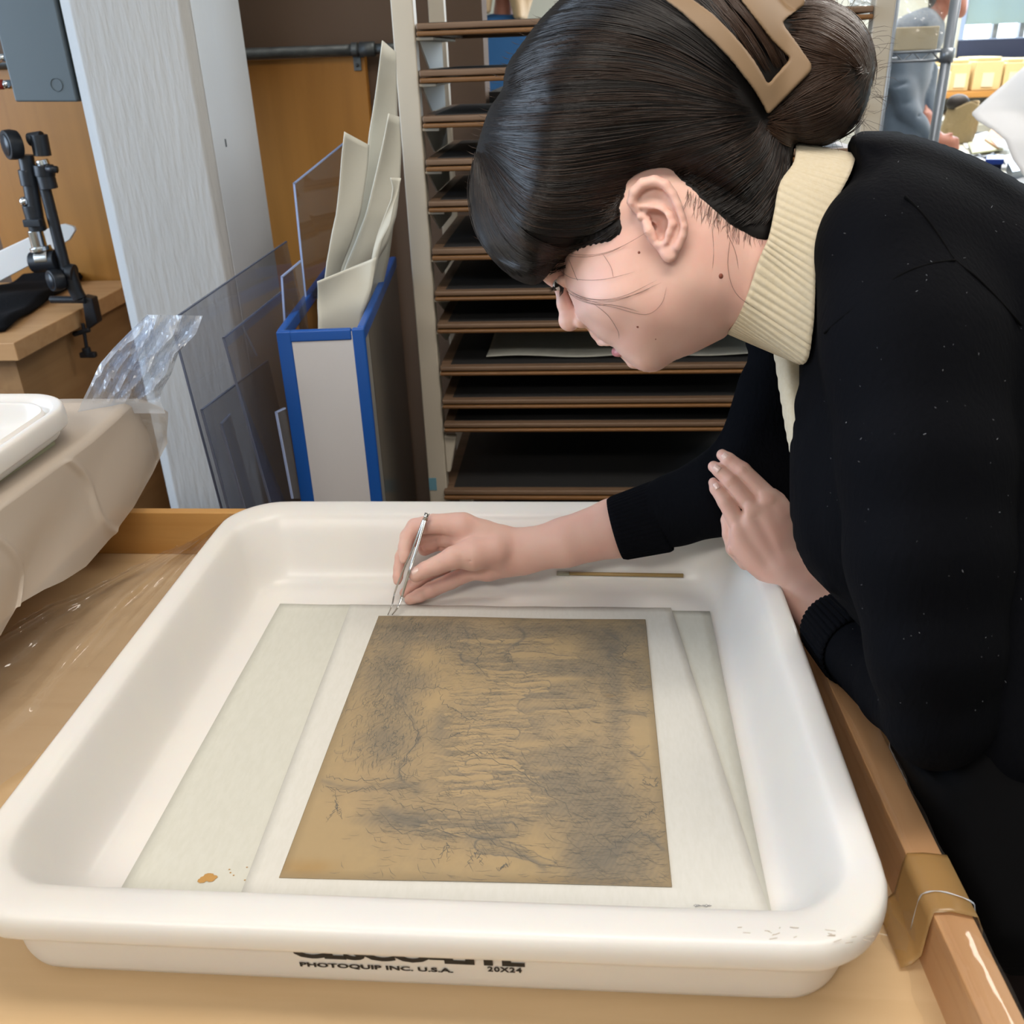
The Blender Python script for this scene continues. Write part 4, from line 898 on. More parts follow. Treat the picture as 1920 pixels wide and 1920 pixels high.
pslab([(1830, 300), (1905, 290), (1920, 312), (1850, 318)], .009, .004, 'whitepaper', 'broad white paper under the blue box', 'paper')
bx_ = thing('blue_box', 'small blue box standing on papers on the bench', 'box', at(1865, 318, z=bz+.01))
q_ = [at(x, y, z=bz+.014) for x, y in ((1848, 322), (1876, 322), (1878, 312), (1850, 312))]
obj('body', MB().slab(q_, (0, 0, .03)), MT['navy'], bx_, bevel=.002)
q_ = [at(x, y, z=bz+.044) for x, y in ((1846, 309), (1881, 309), (1881, 300), (1848, 300))]
obj('lid', MB().slab(q_, (0, 0, .016)), MT['bluebox'], bx_, bevel=.003)
pslab([(1886, 322), (1920, 318), (1935, 335), (1895, 342)], .012, .03, 'coolgrey', 'grey block beside the blue box', 'box', 'grey_box')
pslab([(1898, 352), (1925, 340), (1945, 360), (1915, 372)], .002, .02, 'whitepaper', 'white wad of paper at the bench front', 'paper')
cbl = [at(x, y, z=bz+.03+.02*math.sin(i)) for i, (x, y) in enumerate(((1820, 296), (1835, 290), (1848, 296), (1862, 288), (1876, 294), (1884, 310)))]
obj('cable', MB().tube(cbl, .004, 8), MT['greycloth'], smooth=True, label='thin grey-green cable looping over the papers', cat='cable')
# large white sheet bending in from the right
pl = [(1965, 60), (1935, 118), (1895, 150), (1860, 180), (1821, 213), (1832, 224)]; 
Lp = [(2010, 60), (1925, 120), (1880, 160), (1845, 190), (1821, 213), (1833, 226), (1862, 243), (1885, 262), (1900, 300), (1925, 336)]
Rp = [(2060, 60), (2060, 100), (2060, 140), (2060, 170), (2060, 200), (2060, 225), (2060, 250), (2060, 280), (2060, 320), (2060, 350)]
G = []
for i in range(40):
    t = i/39; l = lerp_poly(Lp, t); r = lerp_poly(Rp, t); row = []
    for j in range(14):
        s = j/13; q_ = l*(1-s)+r*s; row.append(at(q_[0], q_[1], Y=2.40+.5*s*s+.55*(1-t)))
    G.append(row)
obj('white_sheet', sheet(np.array(G), .002), MT['whitepaper'], smooth=True, label='large white paper sheet curving in at the right edge', cat='paper')
# ================================================================== SDF sculpting tools
class Vol:
    """signed distances on a grid; x,y follow sight lines, s is the distance towards the viewer, all in units of one k"""
    def __init__(s, lo, hi, h, d0):
        s.lo = np.array(lo, np.float32); s.h = h; s.n = [int((hi[i]-lo[i])/h)+1 for i in range(3)]; s.d0 = d0
        s.ax = [s.lo[i]+h*np.arange(s.n[i], dtype=np.float32) for i in range(3)]
        s.f = np.full(s.n, 60, np.float32)
    def sub(s, lo, hi):
        i0 = [max(0, int((lo[i]-s.lo[i])/s.h)) for i in range(3)]; i1 = [min(s.n[i], int((hi[i]-s.lo[i])/s.h)+2) for i in range(3)]
        if any(i1[i] <= i0[i] for i in range(3)): return None
        sl = tuple(slice(i0[i], i1[i]) for i in range(3))
        return sl, s.ax[0][sl[0]][:, None, None], s.ax[1][sl[1]][None, :, None], s.ax[2][sl[2]][None, None, :]
    def comb(s, sl, d, k, op='u'):
        a = s.f[sl]
        if op == 'u':
            if k > 0: h = np.clip(.5+.5*(a-d)/k, 0, 1); r = a*(1-h)+d*h-k*h*(1-h)
            else: r = np.minimum(a, d)
        else:                                    # carve d out
            if k > 0: h = np.clip(.5-.5*(a+d)/k, 0, 1); r = a*(1-h)+(-d)*h+k*h*(1-h)
            else: r = np.maximum(a, -d)
        s.f[sl] = r
    def cone(s, a, b, ra, rb, k=6, op='u', sq=1.0):
        a = np.array(a, np.float32); b = np.array(b, np.float32); m = max(ra, rb)*max(1, 1/sq if sq < 1 else sq)+k+4
        q = s.sub(np.minimum(a, b)-m, np.maximum(a, b)+m)
        if q is None: return
        sl, X, Y, Z = q; ab = b-a; L2 = float(ab@ab)+1e-6
        t = np.clip(((X-a[0])*ab[0]+(Y-a[1])*ab[1]+(Z-a[2])*ab[2])/L2, 0, 1)
        d = np.sqrt((X-a[0]-t*ab[0])**2+(Y-a[1]-t*ab[1])**2+((Z-a[2]-t*ab[2])/sq)**2)-(ra+(rb-ra)*t)
        s.comb(sl, d, k, op)
    def chain(s, P_, R_, k=6, op='u', sq=1.0):
        for i in range(len(P_)-1): s.cone(P_[i], P_[i+1], R_[i], R_[i+1], k, op, sq)
    def ell(s, c, r, k=6, op='u', rot=0):
        c = np.array(c, np.float32); r = np.array(r, np.float32); m = max(r)+k+4
        q = s.sub(c-m, c+m)
        if q is None: return
        sl, X, Y, Z = q; cs, sn = math.cos(rot), math.sin(rot)
        x = (X-c[0])*cs+(Y-c[1])*sn; y = -(X-c[0])*sn+(Y-c[1])*cs; z = Z-c[2]
        k0 = np.sqrt((x/r[0])**2+(y/r[1])**2+(z/r[2])**2); k1 = np.sqrt((x/r[0]**2)**2+(y/r[1]**2)**2+(z/r[2]**2)**2)+1e-6
        s.comb(sl, k0*(k0-1)/k1, k, op)
    def poly(s, P_, W, R, c=0, k=6, op='u', exp=2.0, tilt=(0, 0), fz=None, cfun=None, blur=0):
        """rounded relief: outline P_, half thickness W, rounding R, middle plane c (tilted)"""
        P_ = np.array(P_, np.float32); m = W+abs(tilt[0])*200+abs(tilt[1])*200+k+6
        lo = np.array([P_[:, 0].min()-m*.3-8, P_[:, 1].min()-m*.3-8, -9999]); hi = np.array([P_[:, 0].max()+m*.3+8, P_[:, 1].max()+m*.3+8, 9999])
        q = s.sub(lo, hi)
        if q is None: return
        sl, X, Y, Z = q; d2 = pdist(P_, X[:, :, 0], Y[:, :, 0])
        t = np.clip(d2/R, 0, 1); T = np.where(d2 > 0, W*(1-(1-t)**exp)**(1/exp), d2)
        if blur:
            T2 = np.where(d2 > 0, T, 0).astype(np.float64); nb = max(1, int(blur/s.h))
            for _ in range(3):
                for ax_ in (0, 1):
                    pad = [(0, 0), (0, 0)]; pad[ax_] = (nb+1, nb); c_ = np.cumsum(np.pad(T2, pad, 'edge'), axis=ax_); T2 = (np.take(c_, range(2*nb+1, c_.shape[ax_]), ax_)-np.take(c_, range(0, c_.shape[ax_]-2*nb-1), ax_))/(2*nb+1)
            wgt = np.clip((d2-8)/46, 0, 1); wgt = wgt*wgt*(3-2*wgt); T = T*(1-wgt)+T2*wgt
        cx, cy = P_.mean(0); cc = c+tilt[0]*(X[:, :, 0]-cx)+tilt[1]*(Y[:, :, 0]-cy)
        if cfun is not None: cc = cc+cfun(X[:, :, 0], Y[:, :, 0])
        if fz is not None: T = np.where(d2 > 0, T*fz(X[:, :, 0], Y[:, :, 0]), T)
        d = np.abs(Z-cc[..., None])-T[..., None]
        s.comb(sl, d.astype(np.float32), k, op)
    def mesh(s, smooth=2, disp=None):
        f = s.f; ins = f < 0; nx, ny, nz = f.shape
        c = np.zeros((nx-1, ny-1, nz-1), np.uint8)
        for a in (0, 1):
            for b in (0, 1):
                for e in (0, 1): c += ins[a:nx-1+a, b:ny-1+b, e:nz-1+e]
        act = (c > 0) & (c < 8); idx = np.full(act.shape, -1, np.int32); I, J, K = np.nonzero(act); idx[I, J, K] = np.arange(len(I))
        acc = np.zeros((len(I), 3), np.float32); cnt = np.zeros(len(I), np.float32)
        cor = [(a, b, e) for a in (0, 1) for b in (0, 1) for e in (0, 1)]; val = {q: f[I+q[0], J+q[1], K+q[2]] for q in cor}
        for p_ in cor:
            for ax in range(3):
                if p_[ax] == 0:
                    q = list(p_); q[ax] = 1; q = tuple(q); v0, v1 = val[p_], val[q]; m = (v0 < 0) != (v1 < 0)
                    t = np.where(m, v0/np.where(np.abs(v0-v1) < 1e-9, 1, v0-v1), 0)
                    pt = np.array(p_, np.float32)[None, :]+np.zeros((len(I), 3), np.float32); pt[:, ax] = t
                    acc += pt*m[:, None]; cnt += m
        V = acc/cnt[:, None]+np.stack([I, J, K], 1); V = s.lo+V*s.h
        F = []
        for ax in range(3):
            o = [(0, 0, 0)]; u, w = [(1, 2), (2, 0), (0, 1)][ax]
            sl0 = [slice(1, -1)]*3; sl0[ax] = slice(0, f.shape[ax]-1); sl1 = list(sl0); sl1[ax] = slice(1, f.shape[ax])
            A = ins[tuple(sl0)]; B = ins[tuple(sl1)]; X = np.nonzero(A != B); sg = A[X]
            g = [X[0]+(0 if ax == 0 else 1), X[1]+(0 if ax == 1 else 1), X[2]+(0 if ax == 2 else 1)]
            def cell(du, dw):
                q = [g[0].copy(), g[1].copy(), g[2].copy()]; q[u] -= du; q[w] -= dw; return idx[q[0], q[1], q[2]]
            Q = np.stack([cell(1, 1), cell(0, 1), cell(0, 0), cell(1, 0)], 1); Q[~sg] = Q[~sg][:, ::-1]; F.append(Q)
        F = np.concatenate(F); F = F[(F >= 0).all(1)]
        E = np.concatenate([F[:, [0, 1]], F[:, [1, 2]], F[:, [2, 3]], F[:, [3, 0]]])
        for _ in range(smooth):
            S = np.zeros_like(V, dtype=np.float64); n = np.bincount(E[:, 0], minlength=len(V))+np.bincount(E[:, 1], minlength=len(V))
            for d in range(3): S[:, d] = np.bincount(E[:, 0], V[E[:, 1], d], len(V))+np.bincount(E[:, 1], V[E[:, 0], d], len(V))
            V = (V*.5+.5*S/np.maximum(n, 1)[:, None]).astype(np.float32)
        if disp is not None: V = disp(V)
        return s.world(V), F
    def world(s, V): return toworld(V, s.d0)
def toworld(V, d0):
    V = np.asarray(V, float); d = d0-V[..., 2]*(d0/CF)
    return CAM+FW*d[..., None]+RT*((V[..., 0]-960)*d/CF)[..., None]-UP*((V[..., 1]-960)*d/CF)[..., None]
def pdist(P_, X, Y):
    """distance to the outline, positive inside"""
    d = np.full(X.shape if X.ndim == 2 and X.shape == Y.shape else np.broadcast(X, Y).shape, 1e9, np.float32); ins = np.zeros(d.shape, bool); X = X+0*Y; Y = Y+0*X; n = len(P_)
    for i in range(n):
        a = P_[i]; b = P_[(i+1) % n]; e = b-a; t = np.clip(((X-a[0])*e[0]+(Y-a[1])*e[1])/(e@e+1e-9), 0, 1)
        d = np.minimum(d, (X-a[0]-t*e[0])**2+(Y-a[1]-t*e[1])**2)
        c = ((a[1] > Y) != (b[1] > Y)); xx = (b[0]-a[0])*(Y-a[1])/(b[1]-a[1]+1e-9)+a[0]; ins ^= c & (X < xx)
    d = np.sqrt(d); return np.where(ins, d, -d)
def smoothpoly(P_, n=4):
    """closed Catmull-Rom"""
    P_ = np.array(P_, float); m = len(P_); out = []
    for i in range(m):
        p0, p1, p2, p3 = P_[i-1], P_[i], P_[(i+1) % m], P_[(i+2) % m]
        for k in range(n):
            t = k/n; out.append(.5*((2*p1)+(-p0+p2)*t+(2*p0-5*p1+4*p2-p3)*t*t+(-p0+3*p1-3*p2+p3)*t**3))
    return np.array(out)
def crom(P_, n):
    P_ = np.array(P_, float); m = len(P_); Q = np.concatenate([[2*P_[0]-P_[1]], P_, [2*P_[-1]-P_[-2]]]); out = []
    for x in np.linspace(0, m-1-1e-6, n):
        i = int(x); t = x-i; p0, p1, p2, p3 = Q[i:i+4]; out.append(.5*((2*p1)+(-p0+p2)*t+(2*p0-5*p1+4*p2-p3)*t*t+(-p0+3*p1-3*p2+p3)*t**3))
    return np.array(out)

# ================================================================== THE WOMAN
D0 = .80
woman = thing('person', 'woman in black cardigan bending over the white tray, dark hair in a claw clip', 'person', (.42, .74, 0))
SKIN = mat('skin', 'dab3a5', .5, sss=.35, bump=(420, .10, .0006, None), noise=(26, 'd39f93', .5, None), spec=.4)
# ---------------------------------------------------------------- head and neck
v = Vol((990, 300, -230), (1600, 720, 215), 2.6, D0)
face = smoothpoly([(1062, 470), (1058, 520), (1066, 548), (1076, 572), (1083, 594), (1100, 612), (1122, 634), (1148, 650), (1162, 664), (1182, 682), (1200, 694), (1220, 698), (1240, 692), (1264, 676), (1300, 662), (1335, 644), (1368, 624), (1420, 560), (1440, 480), (1420, 400), (1360, 320), (1240, 290), (1130, 330), (1080, 400)], 3)
def cheekc(X, Y): return -30*np.clip((1200-X)/150, 0, 1.2)**1.5
def jawT(X, Y): return 1-.30*np.exp(-((X-1215)/60)**2-((Y-690)/60)**2)-.10*np.exp(-((X-1330)/70)**2-((Y-600)/60)**2)+.05*np.exp(-((X-1140)/45)**2-((Y-560)/40)**2)
v.poly(face, 140, 118, c=0, k=0, cfun=cheekc, fz=jawT, exp=2.0, blur=14)
# neck
v.cone((1330, 470, 0), (1405, 487, 0), 124, 116, 30)
v.cone((1405, 487, 0), (1570, 520, -5), 114, 92, 20)
v.cone((1340, 520, 40), (1400, 540, 30), 86, 76, 18)
v.cone((1400, 540, 30), (1500, 560, 10), 72, 60, 18)
v.cone((1360, 400, 20), (1520, 440, 0), 98, 88, 20)
v.cone((1330, 440, 95), (1440, 610, 60), 22, 16, 30)       # neck muscle behind the ear
# forehead, brow, nose, lips, chin on the turned-away midline (further from the viewer)
v.chain([(1030, 470, -60), (1040, 510, -62), (1052, 534, -62)], [34, 24, 14], 14)
v.chain([(1050, 535, -62), (1058, 570, -64), (1068, 603, -64)], [11, 13, 16], 8)     # nose bridge to tip
v.ell((1067, 601, -62), (20, 20, 19), 6)
v.ell((1089, 603, -48), (14, 13, 13), 5)                   # near nostril wing
v.ell((1089, 603, -80), (14, 13, 13), 5)
v.cone((1080, 590, -62), (1120, 590, -55), 16, 30, 10)
v.ell((1080, 617, -54), (5, 3, 3.5), 3, 'd')
v.chain([(1108, 606, -58), (1120, 624, -56), (1128, 639, -54)], [12, 12, 9.5], 6)
v.chain([(1128, 639, -54), (1150, 632, -40)], [8, 10], 5)     # philtrum to upper lip
v.chain([(1127, 641, -54), (1138, 642, -30), (1156, 645, -2)], [7.5, 7, 3], 3)
v.chain([(1156, 659, -50), (1160, 660, -30), (1170, 659, -2)], [9, 8, 3], 3)       # lower lip
v.chain([(1163, 634, -40), (1176, 664, -48), (1188, 676, -50)], [10, 11, 15], 8)
v.ell((1214, 670, -52), (26, 24, 34), 14)                   # chin
v.cone((1136, 652, -60), (1160, 651, 6), 3.2, 1.2, 2, 'd')  # mouth line
# eye socket, lid
v.ell((1046, 530, -22), (16, 15, 26), 8, 'd')
v.ell((1056, 527, -22), (13, 12, 14), 4)
# cheek bone
v.ell((1150, 565, 70), (50, 42, 36), 30)
# jaw angle and temple softness
v.cone((1275, 520, 90), (1262, 580, 70), 30, 24, 50)
# ---- ear
def E_(x, y): return 1150+x/9.6, 320+y/9.6          # from the enlarged crop
def ep(x, y, s): a, b = E_(x, y); return (a, b, s)
eo = smoothpoly([E_(*q) for q in ((700, 100), (880, 130), (1030, 220), (1150, 400), (1240, 600), (1310, 820), (1350, 1000), (1330, 1180), (1260, 1340), (1170, 1500), (1100, 1610), (980, 1640), (860, 1540), (760, 1400), (640, 1260), (600, 1100), (560, 900), (420, 760), (300, 600), (300, 450), (420, 280), (550, 150))], 3)
v.poly(eo, 9, 8, c=151, k=6, tilt=(.22, 0))
v.cone(ep(640, 900, 118), ep(900, 900, 135), 30, 26, 12)
hel = [ep(420, 700, 148), ep(330, 560, 152), ep(380, 380, 156), ep(540, 230, 160), ep(740, 185, 163), ep(930, 250, 166), ep(1060, 420, 168), ep(1150, 620, 170), ep(1220, 820, 171), ep(1270, 1000, 171), ep(1240, 1180, 168), ep(1150, 1370, 163)]
v.chain(hel, [8, 9.5, 10.5, 11, 11, 10.5, 9.5, 8.5, 7.5, 7, 8, 10], 3)
v.ell(ep(1000, 1490, 156), (16, 17, 8), 8)                   # lobe
# fossa and conch carved, antihelix raised
v.chain([ep(470, 560, 165), ep(600, 460, 167), ep(800, 440, 169), ep(920, 520, 172), ep(1040, 700, 176), ep(1130, 880, 178), ep(1150, 1050, 178)], [9, 11, 12, 9, 6, 5, 4], 4, 'd')
v.chain([ep(500, 640, 153), ep(700, 650, 157), ep(880, 700, 162), ep(1000, 820, 166), ep(1060, 960, 168), ep(1000, 1120, 166), ep(960, 1280, 164)], [5, 6, 8, 8.5, 8, 7, 6], 4)
v.ell(ep(760, 820, 158), (20, 13, 18), 4, 'd')
v.chain([ep(880, 900, 158), ep(860, 1050, 155), ep(840, 1220, 156)], [16, 14, 9], 4, 'd')
v.ell(ep(720, 1010, 146), (6, 9, 14), 3, 'd', rot=-.35)
v.chain([ep(480, 830, 150), ep(640, 850, 149)], [7, 4], 5)    # crus
v.chain([ep(590, 950, 150), ep(640, 1080, 153), ep(720, 1220, 154)], [8, 9.5, 7], 5)   # tragus
v.chain([ep(780, 1330, 153), ep(900, 1330, 156)], [7, 8], 5)
v.ell((1200, 503, 122+14), (5, 5, 4), 3)                      # small skin bump below the ear
HV, HF = v.mesh(2)
from_head = v

# ---------------------------------------------------------------- right hand with the tweezers
RD = 1.115
h = Vol((715, 915, -130), (1260, 1150, 150), 1.9, RD)
def K(x, y, s): return (700+x/8.35, 940+y/8.35, s)
# forearm and wrist
h.chain([(1235, 968, -10), (1153, 990, 0), (1060, 1017, 4), (985, 1033, 2)], [62, 55, 46, 40], 10, sq=.80)
h.chain([(985, 1033, 2), (930, 1025, 4), (880, 1012, -4)], [41, 40, 34], 14, sq=.62)
h.chain([(975, 1050, -18), (915, 1066, -22), (872, 1074, -26)], [30, 22, 15], 12)       # little-finger side of the palm
h.chain([(930, 1030, 18), (885, 1040, 24), (855, 1044, 26)], [30, 28, 20], 14)          # ball of the thumb
h.chain([(905, 1000, 2), (868, 985, 4), (845, 984, 4)], [26, 22, 20], 12)                # to the index knuckle
h.chain([(890, 1010, -20), (850, 1004, -28), (830, 1010, -34)], [26, 24, 16], 10)        # hollow palm behind
# index finger
h.chain([(852, 982, 2), (812, 982, 0), (778, 988, -4)], [21, 18, 16], 4)
h.chain([(778, 988, -4), (764, 1006, 0), (759, 1026, 6)], [15.5, 14, 12.5], 4)
h.chain([(759, 1026, 6), (759, 1042, 10), (757, 1050, 12)], [12.5, 10.5, 7.5], 4)
# middle finger
h.chain([(842, 992, -26), (800, 1002, -34), (766, 1016, -34)], [18, 15, 13], 3)
h.chain([(766, 1016, -34), (752, 1044, -28), (748, 1066, -22)], [13, 11.5, 10.5], 3)
h.chain([(748, 1066, -22), (746, 1082, -16), (745, 1090, -14)], [10.5, 9.5, 7.5], 3)
# ring finger, inside of the hand
h.chain([(848, 1020, -44), (820, 1018, -54), (796, 1030, -56)], [17, 14, 12.5], 3)
h.chain([(812, 1020, -40), (800, 1022, -38)], [13, 11], 3)
h.chain([(835, 1062, -38), (800, 1078, -40), (775, 1096, -36), (758, 1112, -30)], [14, 13, 11.5, 9], 3)
# little finger
h.chain([(880, 1074, -26), (845, 1090, -24), (808, 1106, -20)], [15.5, 15, 15], 4)
h.chain([(808, 1106, -20), (786, 1117, -16), (769, 1124, -14)], [14.5, 13, 11], 4)
# thumb
h.chain([(880, 1038, 26), (850, 1046, 34), (816, 1061, 38)], [24, 21, 17.5], 6)
h.chain([(816, 1061, 38), (798, 1068, 38), (781, 1077, 36)], [17, 15.8, 14.5], 3)
h.ell((781, 1077, 36), (15.5, 13.5, 12.5), 3, rot=-.4)
for (a, b, s_, w) in (((812, 1048, 54), (822, 1064, 56), 1.1, 0), ((818, 1046, 54), (827, 1062, 56), 1.0, 0), ((854, 1060, 55), (876, 1062, 50), 1.0, 0), ((866, 1058, 55), (884, 1050, 50), 1.0, 0)):
    h.cone(a, b, s_, s_, 2, 'd')
for a, b, r_ in (((846, 1000, 2), (852, 1016, -8), 1.6), ((800, 984, 17), (803, 996, 16), .9), ((766, 1020, 13), (753, 1024, 14), .9), ((862, 1086, -10), (866, 1076, -8), 1.0)): h.cone(a, b, r_, r_, 3, 'd')
RHV, RHF = h.mesh(2)

# ---------------------------------------------------------------- left hand resting on the other sleeve
LD = 1.0
l = Vol((1315, 825, -150), (1660, 1290, 140), 1.9, LD)
l.chain([(1640, 1235, 110), (1560, 1180, 40), (1510, 1115, 12), (1475, 1075, 4)], [54, 47, 45, 44], 10, sq=.72)
palm = smoothpoly([(1435, 914), (1462, 925), (1482, 945), (1488, 985), (1500, 1040), (1526, 1083), (1520, 1130), (1480, 1128), (1440, 1100), (1410, 1078), (1380, 1048), (1366, 1018), (1370, 985), (1390, 960), (1410, 930)], 3)
l.poly(palm, 27, 34, c=0, k=14, blur=7)
l.poly(smoothpoly([(1437, 916), (1482, 945), (1500, 1040), (1526, 1083), (1500, 1140), (1440, 1100), (1380, 1048), (1366, 1018), (1374, 985)], 3), 20, 26, c=-8, k=12, blur=6)
for (mc, pip, dip, tip, r) in (((1444, 936), (1392, 882), (1366, 862), (1354, 853), (19.5, 16, 13.5, 11)), ((1416, 956), (1370, 901), (1349, 882), (1338, 875), (19.5, 16.3, 13.5, 11)), ((1390, 992), (1360, 940), (1343, 916), (1338, 905), (18.5, 15.2, 12.5, 10)), ((1376, 1028), (1366, 1002), (1362, 975), (1366, 950), (15, 12, 10.5, 8))):
    z = {1444: 8, 1416: 8, 1390: 4, 1376: -10}[mc[0]]; zt_ = {1444: -4, 1416: -4, 1390: -7, 1376: -26}[mc[0]]
    l.chain([(mc[0]+22, mc[1]+26, z-4), (mc[0], mc[1], z), (pip[0], pip[1], z+2), (dip[0], dip[1], (z+zt_)/2+3), (tip[0], tip[1], zt_)], [r[0], r[0], r[1], r[2], r[3]], 3.5)
l.chain([(1500, 1030, -30), (1470, 960, -55), (1445, 915, -62)], [24, 20, 15], 8)      # thumb hidden behind
for q in ((1437, 932, 25), (1409, 955, 25), (1383, 996, 20), (1376, 1030, 6)): l.ell(q, (12, 11, 5), 9)  # knuckles
for a, b in (((1430, 950, 17), (1470, 1050, 17)), ((1402, 972, 17), (1455, 1062, 17)), ((1385, 1010, 12), (1440, 1075, 15))): l.cone(a, b, 7, 6, 16)
for q in ((1393, 882, 22), (1371, 901, 21), (1361, 940, 17)):
    for dx in (-4, 0, 4): l.cone((q[0]+dx*.7-4, q[1]+dx*.9+6, q[2]+1.2), (q[0]+dx*.7+6, q[1]+dx*.9-5, q[2]+1.2), .8, .8, 1.5, 'd')
LHV, LHF = l.mesh(2)

# ---------------------------------------------------------------- legs and trunk (mostly under clothes)
b_ = Vol((1500, 350, -420), (2300, 3200, 330), 9, D0)
b_.chain([(1560, 500, -5), (1700, 620, -40), (1900, 900, -60), (2010, 1200, -40)], [100, 150, 170, 160], 30)
BV, BF = b_.mesh(1)
# hips/legs in plain room coordinates
def legs_tube():
    m = MB()
    for y in (.60, .80):
        m.tube([(.47, y+.03, .93), (.49, y+.03, .72), (.47, y, .48), (.49, y, .28), (.51, y, .09)], [.10, .085, .058, .052, .036], 20)
    return m
def joinVF(L_):
    V = np.concatenate([a for a, _ in L_]); F = []; n = 0
    for a, f in L_: F.append(np.asarray(f)+n); n += len(a)
    return V, np.concatenate(F)
def keep_big(V, F, least=200):
    lab = np.arange(len(V))
    while True:
        m = lab[F].min(1); l2 = lab.copy(); np.minimum.at(l2, F.ravel(), np.repeat(m, F.shape[1])); l2 = l2[l2]
        if (l2 == lab).all(): break
        lab = l2
    cnt = np.bincount(lab, minlength=len(V)); kv = cnt[lab] >= least; new = np.cumsum(kv)-1; return V[kv], new[F[kv[F[:, 0]]]]
parts_ = [keep_big(*q) for q in ((HV, HF), (RHV, RHF), (LHV, LHF), (BV, BF))]
offs = np.cumsum([0]+[len(q[0]) for q in parts_]); JV, JF = joinVF(parts_); JF = np.array(JF); JV = np.array(JV)
def nearest_face(k, pt):
    lo_, hi_ = offs[k], offs[k+1]; fi = np.nonzero((JF[:, 0] >= lo_) & (JF[:, 0] < hi_))[0]; c = JV[JF[fi]].mean(1); return fi[np.argmin(((c-pt)**2).sum(1))]
def bridge(ka, pa, kb, pb, via, rad):
    """an arm under the clothes that joins two sculpted pieces into one body"""
    global JV, JF
    fa, fb = nearest_face(ka, pa), nearest_face(kb, pb); A, B = JF[fa].copy(), JF[fb].copy()
    pts = [JV[A].mean(0)]+list(via)+[JV[B].mean(0)]; ring = list(A); corner = (JV[A]-pts[0]); corner /= np.linalg.norm(corner, axis=1)[:, None]; nf = []
    for i, (p_, r_) in enumerate(zip(via, rad)):
        t = pts[i+2]-pts[i]; t = t/np.linalg.norm(t); c = corner-(corner@t)[:, None]*t; c /= np.linalg.norm(c, axis=1)[:, None]+1e-9; n0 = len(JV); JV = np.concatenate([JV, p_+c*r_]); nr = [n0+j for j in range(4)]
        nf += [(ring[j], ring[(j+1) % 4], nr[(j+1) % 4], nr[j]) for j in range(4)]; ring = nr; corner = c
    best = min(range(8), key=lambda q: sum(((JV[ring[j]]-JV[B[(q+(j if q < 4 else -j)) % 4]])**2).sum() for j in range(4))); e_ = [B[(best+(j if best < 4 else -j)) % 4] for j in range(4)]
    nf += [(ring[j], ring[(j+1) % 4], e_[(j+1) % 4], e_[j]) for j in range(4)]; JF = np.concatenate([np.delete(JF, [fa, fb], 0), np.array(nf)])
W8 = lambda x, y, s_: toworld(np.array((x, y, s_), float), D0)
bridge(1, toworld(np.array((1260., 965, -10)), RD), 3, W8(1640, 600, -260), [W8(1352, 925, -585), W8(1430, 850, -570), W8(1480, 740, -530), W8(1580, 650, -400)], [.026, .03, .032, .03])
bridge(2, toworld(np.array((1660., 1250, 120)), LD), 3, W8(1650, 600, 160), [W8(1720, 1300, 130), W8(1762, 1320, 215), W8(1744, 1100, 260), W8(1738, 860, 250), W8(1700, 640, 200)], [.024, .026, .03, .034, .034])
bridge(0, W8(1590, 520, 10), 3, W8(1500, 470, -20), [W8(1560, 505, -5)], [.012])
body = obj('body', (JV, JF), SKIN, woman, smooth=True)
trm = mat('trouser', '2b2020', .9)
obj('trousers', legs_tube(), trm, woman, smooth=True)
for y in (.60, .80): obj('shoe', MB().sphere((.45, y, .045), (.13, .045, .045), 20, 12), MT['blackplastic'], woman, smooth=True)
# moles
MOLE = mat('mole', '7a4030', .6)
def mole(x, y, s, r, m=MOLE):
    c = toworld(np.array((x, y, s), float), D0); obj('mole', MB().sphere(c, r*D0/CF, 10, 8), m, woman, smooth=True)
def surf_s(vol, x, y):
    i = int(round((x-vol.lo[0])/vol.h)); j = int(round((y-vol.lo[1])/vol.h)); colm = vol.f[i, j]; k = np.nonzero(colm < 0)[0]
    return float(vol.lo[2]+vol.h*k.max()) if len(k) else 0
# nails
NAIL = mat('nail', 'e6c6bd', .22, coat=.5)
def nail(c, rx, ry, rot, d0, nz=3.0, tilt=0):
    G = []
    for i in range(9):
        u = -1+2*i/8; row = []
        for j in range(9):
            w = -1+2*j/8; x = u*rx; y = w*ry*(1-.25*(u > 0)*u*u); cs, sn = math.cos(rot), math.sin(rot)
            row.append((c[0]+x*cs-y*sn, c[1]+x*sn+y*cs, c[2]+nz*(1-w*w*.9)-.5*u*u+tilt*u))
        G.append(row)
    G = toworld(np.array(G), d0); obj('nail', sheet(G, .0004), NAIL, woman, smooth=True)
for vol_, x, y, rx, ry, rot, d_, tl in ((h, 779, 1073, 7.5, 6.5, PI-.35, RD, -.8), (l, 1360, 856, 6.5, 6, PI+.75, LD, -1.8), (l, 1344, 878, 6.5, 6, PI+.7, LD, -1.8), (l, 1343, 911, 6, 5, PI+1.1, LD, -1.8)):
    nail((x, y, surf_s(vol_, x, y)-.6), rx, ry, rot, d_, 2.2, tl)
for x, y, r in ((1350, 518, 6), (1196, 612, 3), (1229, 635, 2), (1198, 474, 3), (1171, 530, 1.6)): mole(x, y, surf_s(from_head, x, y)-r*.35, r)
# lips tint
LIP = mat('lip', 'b5777a', .4, sss=.3)
lp = Vol((1145, 640, -80), (1180, 680, 20), 1.0, D0); lp.chain([(1156, 659.5, -52), (1160, 660.5, -30), (1170, 660, -2)], [9.6, 8.6, 3.6], 2)
obj('lower_lip', lp.mesh(2), LIP, woman, smooth=True)
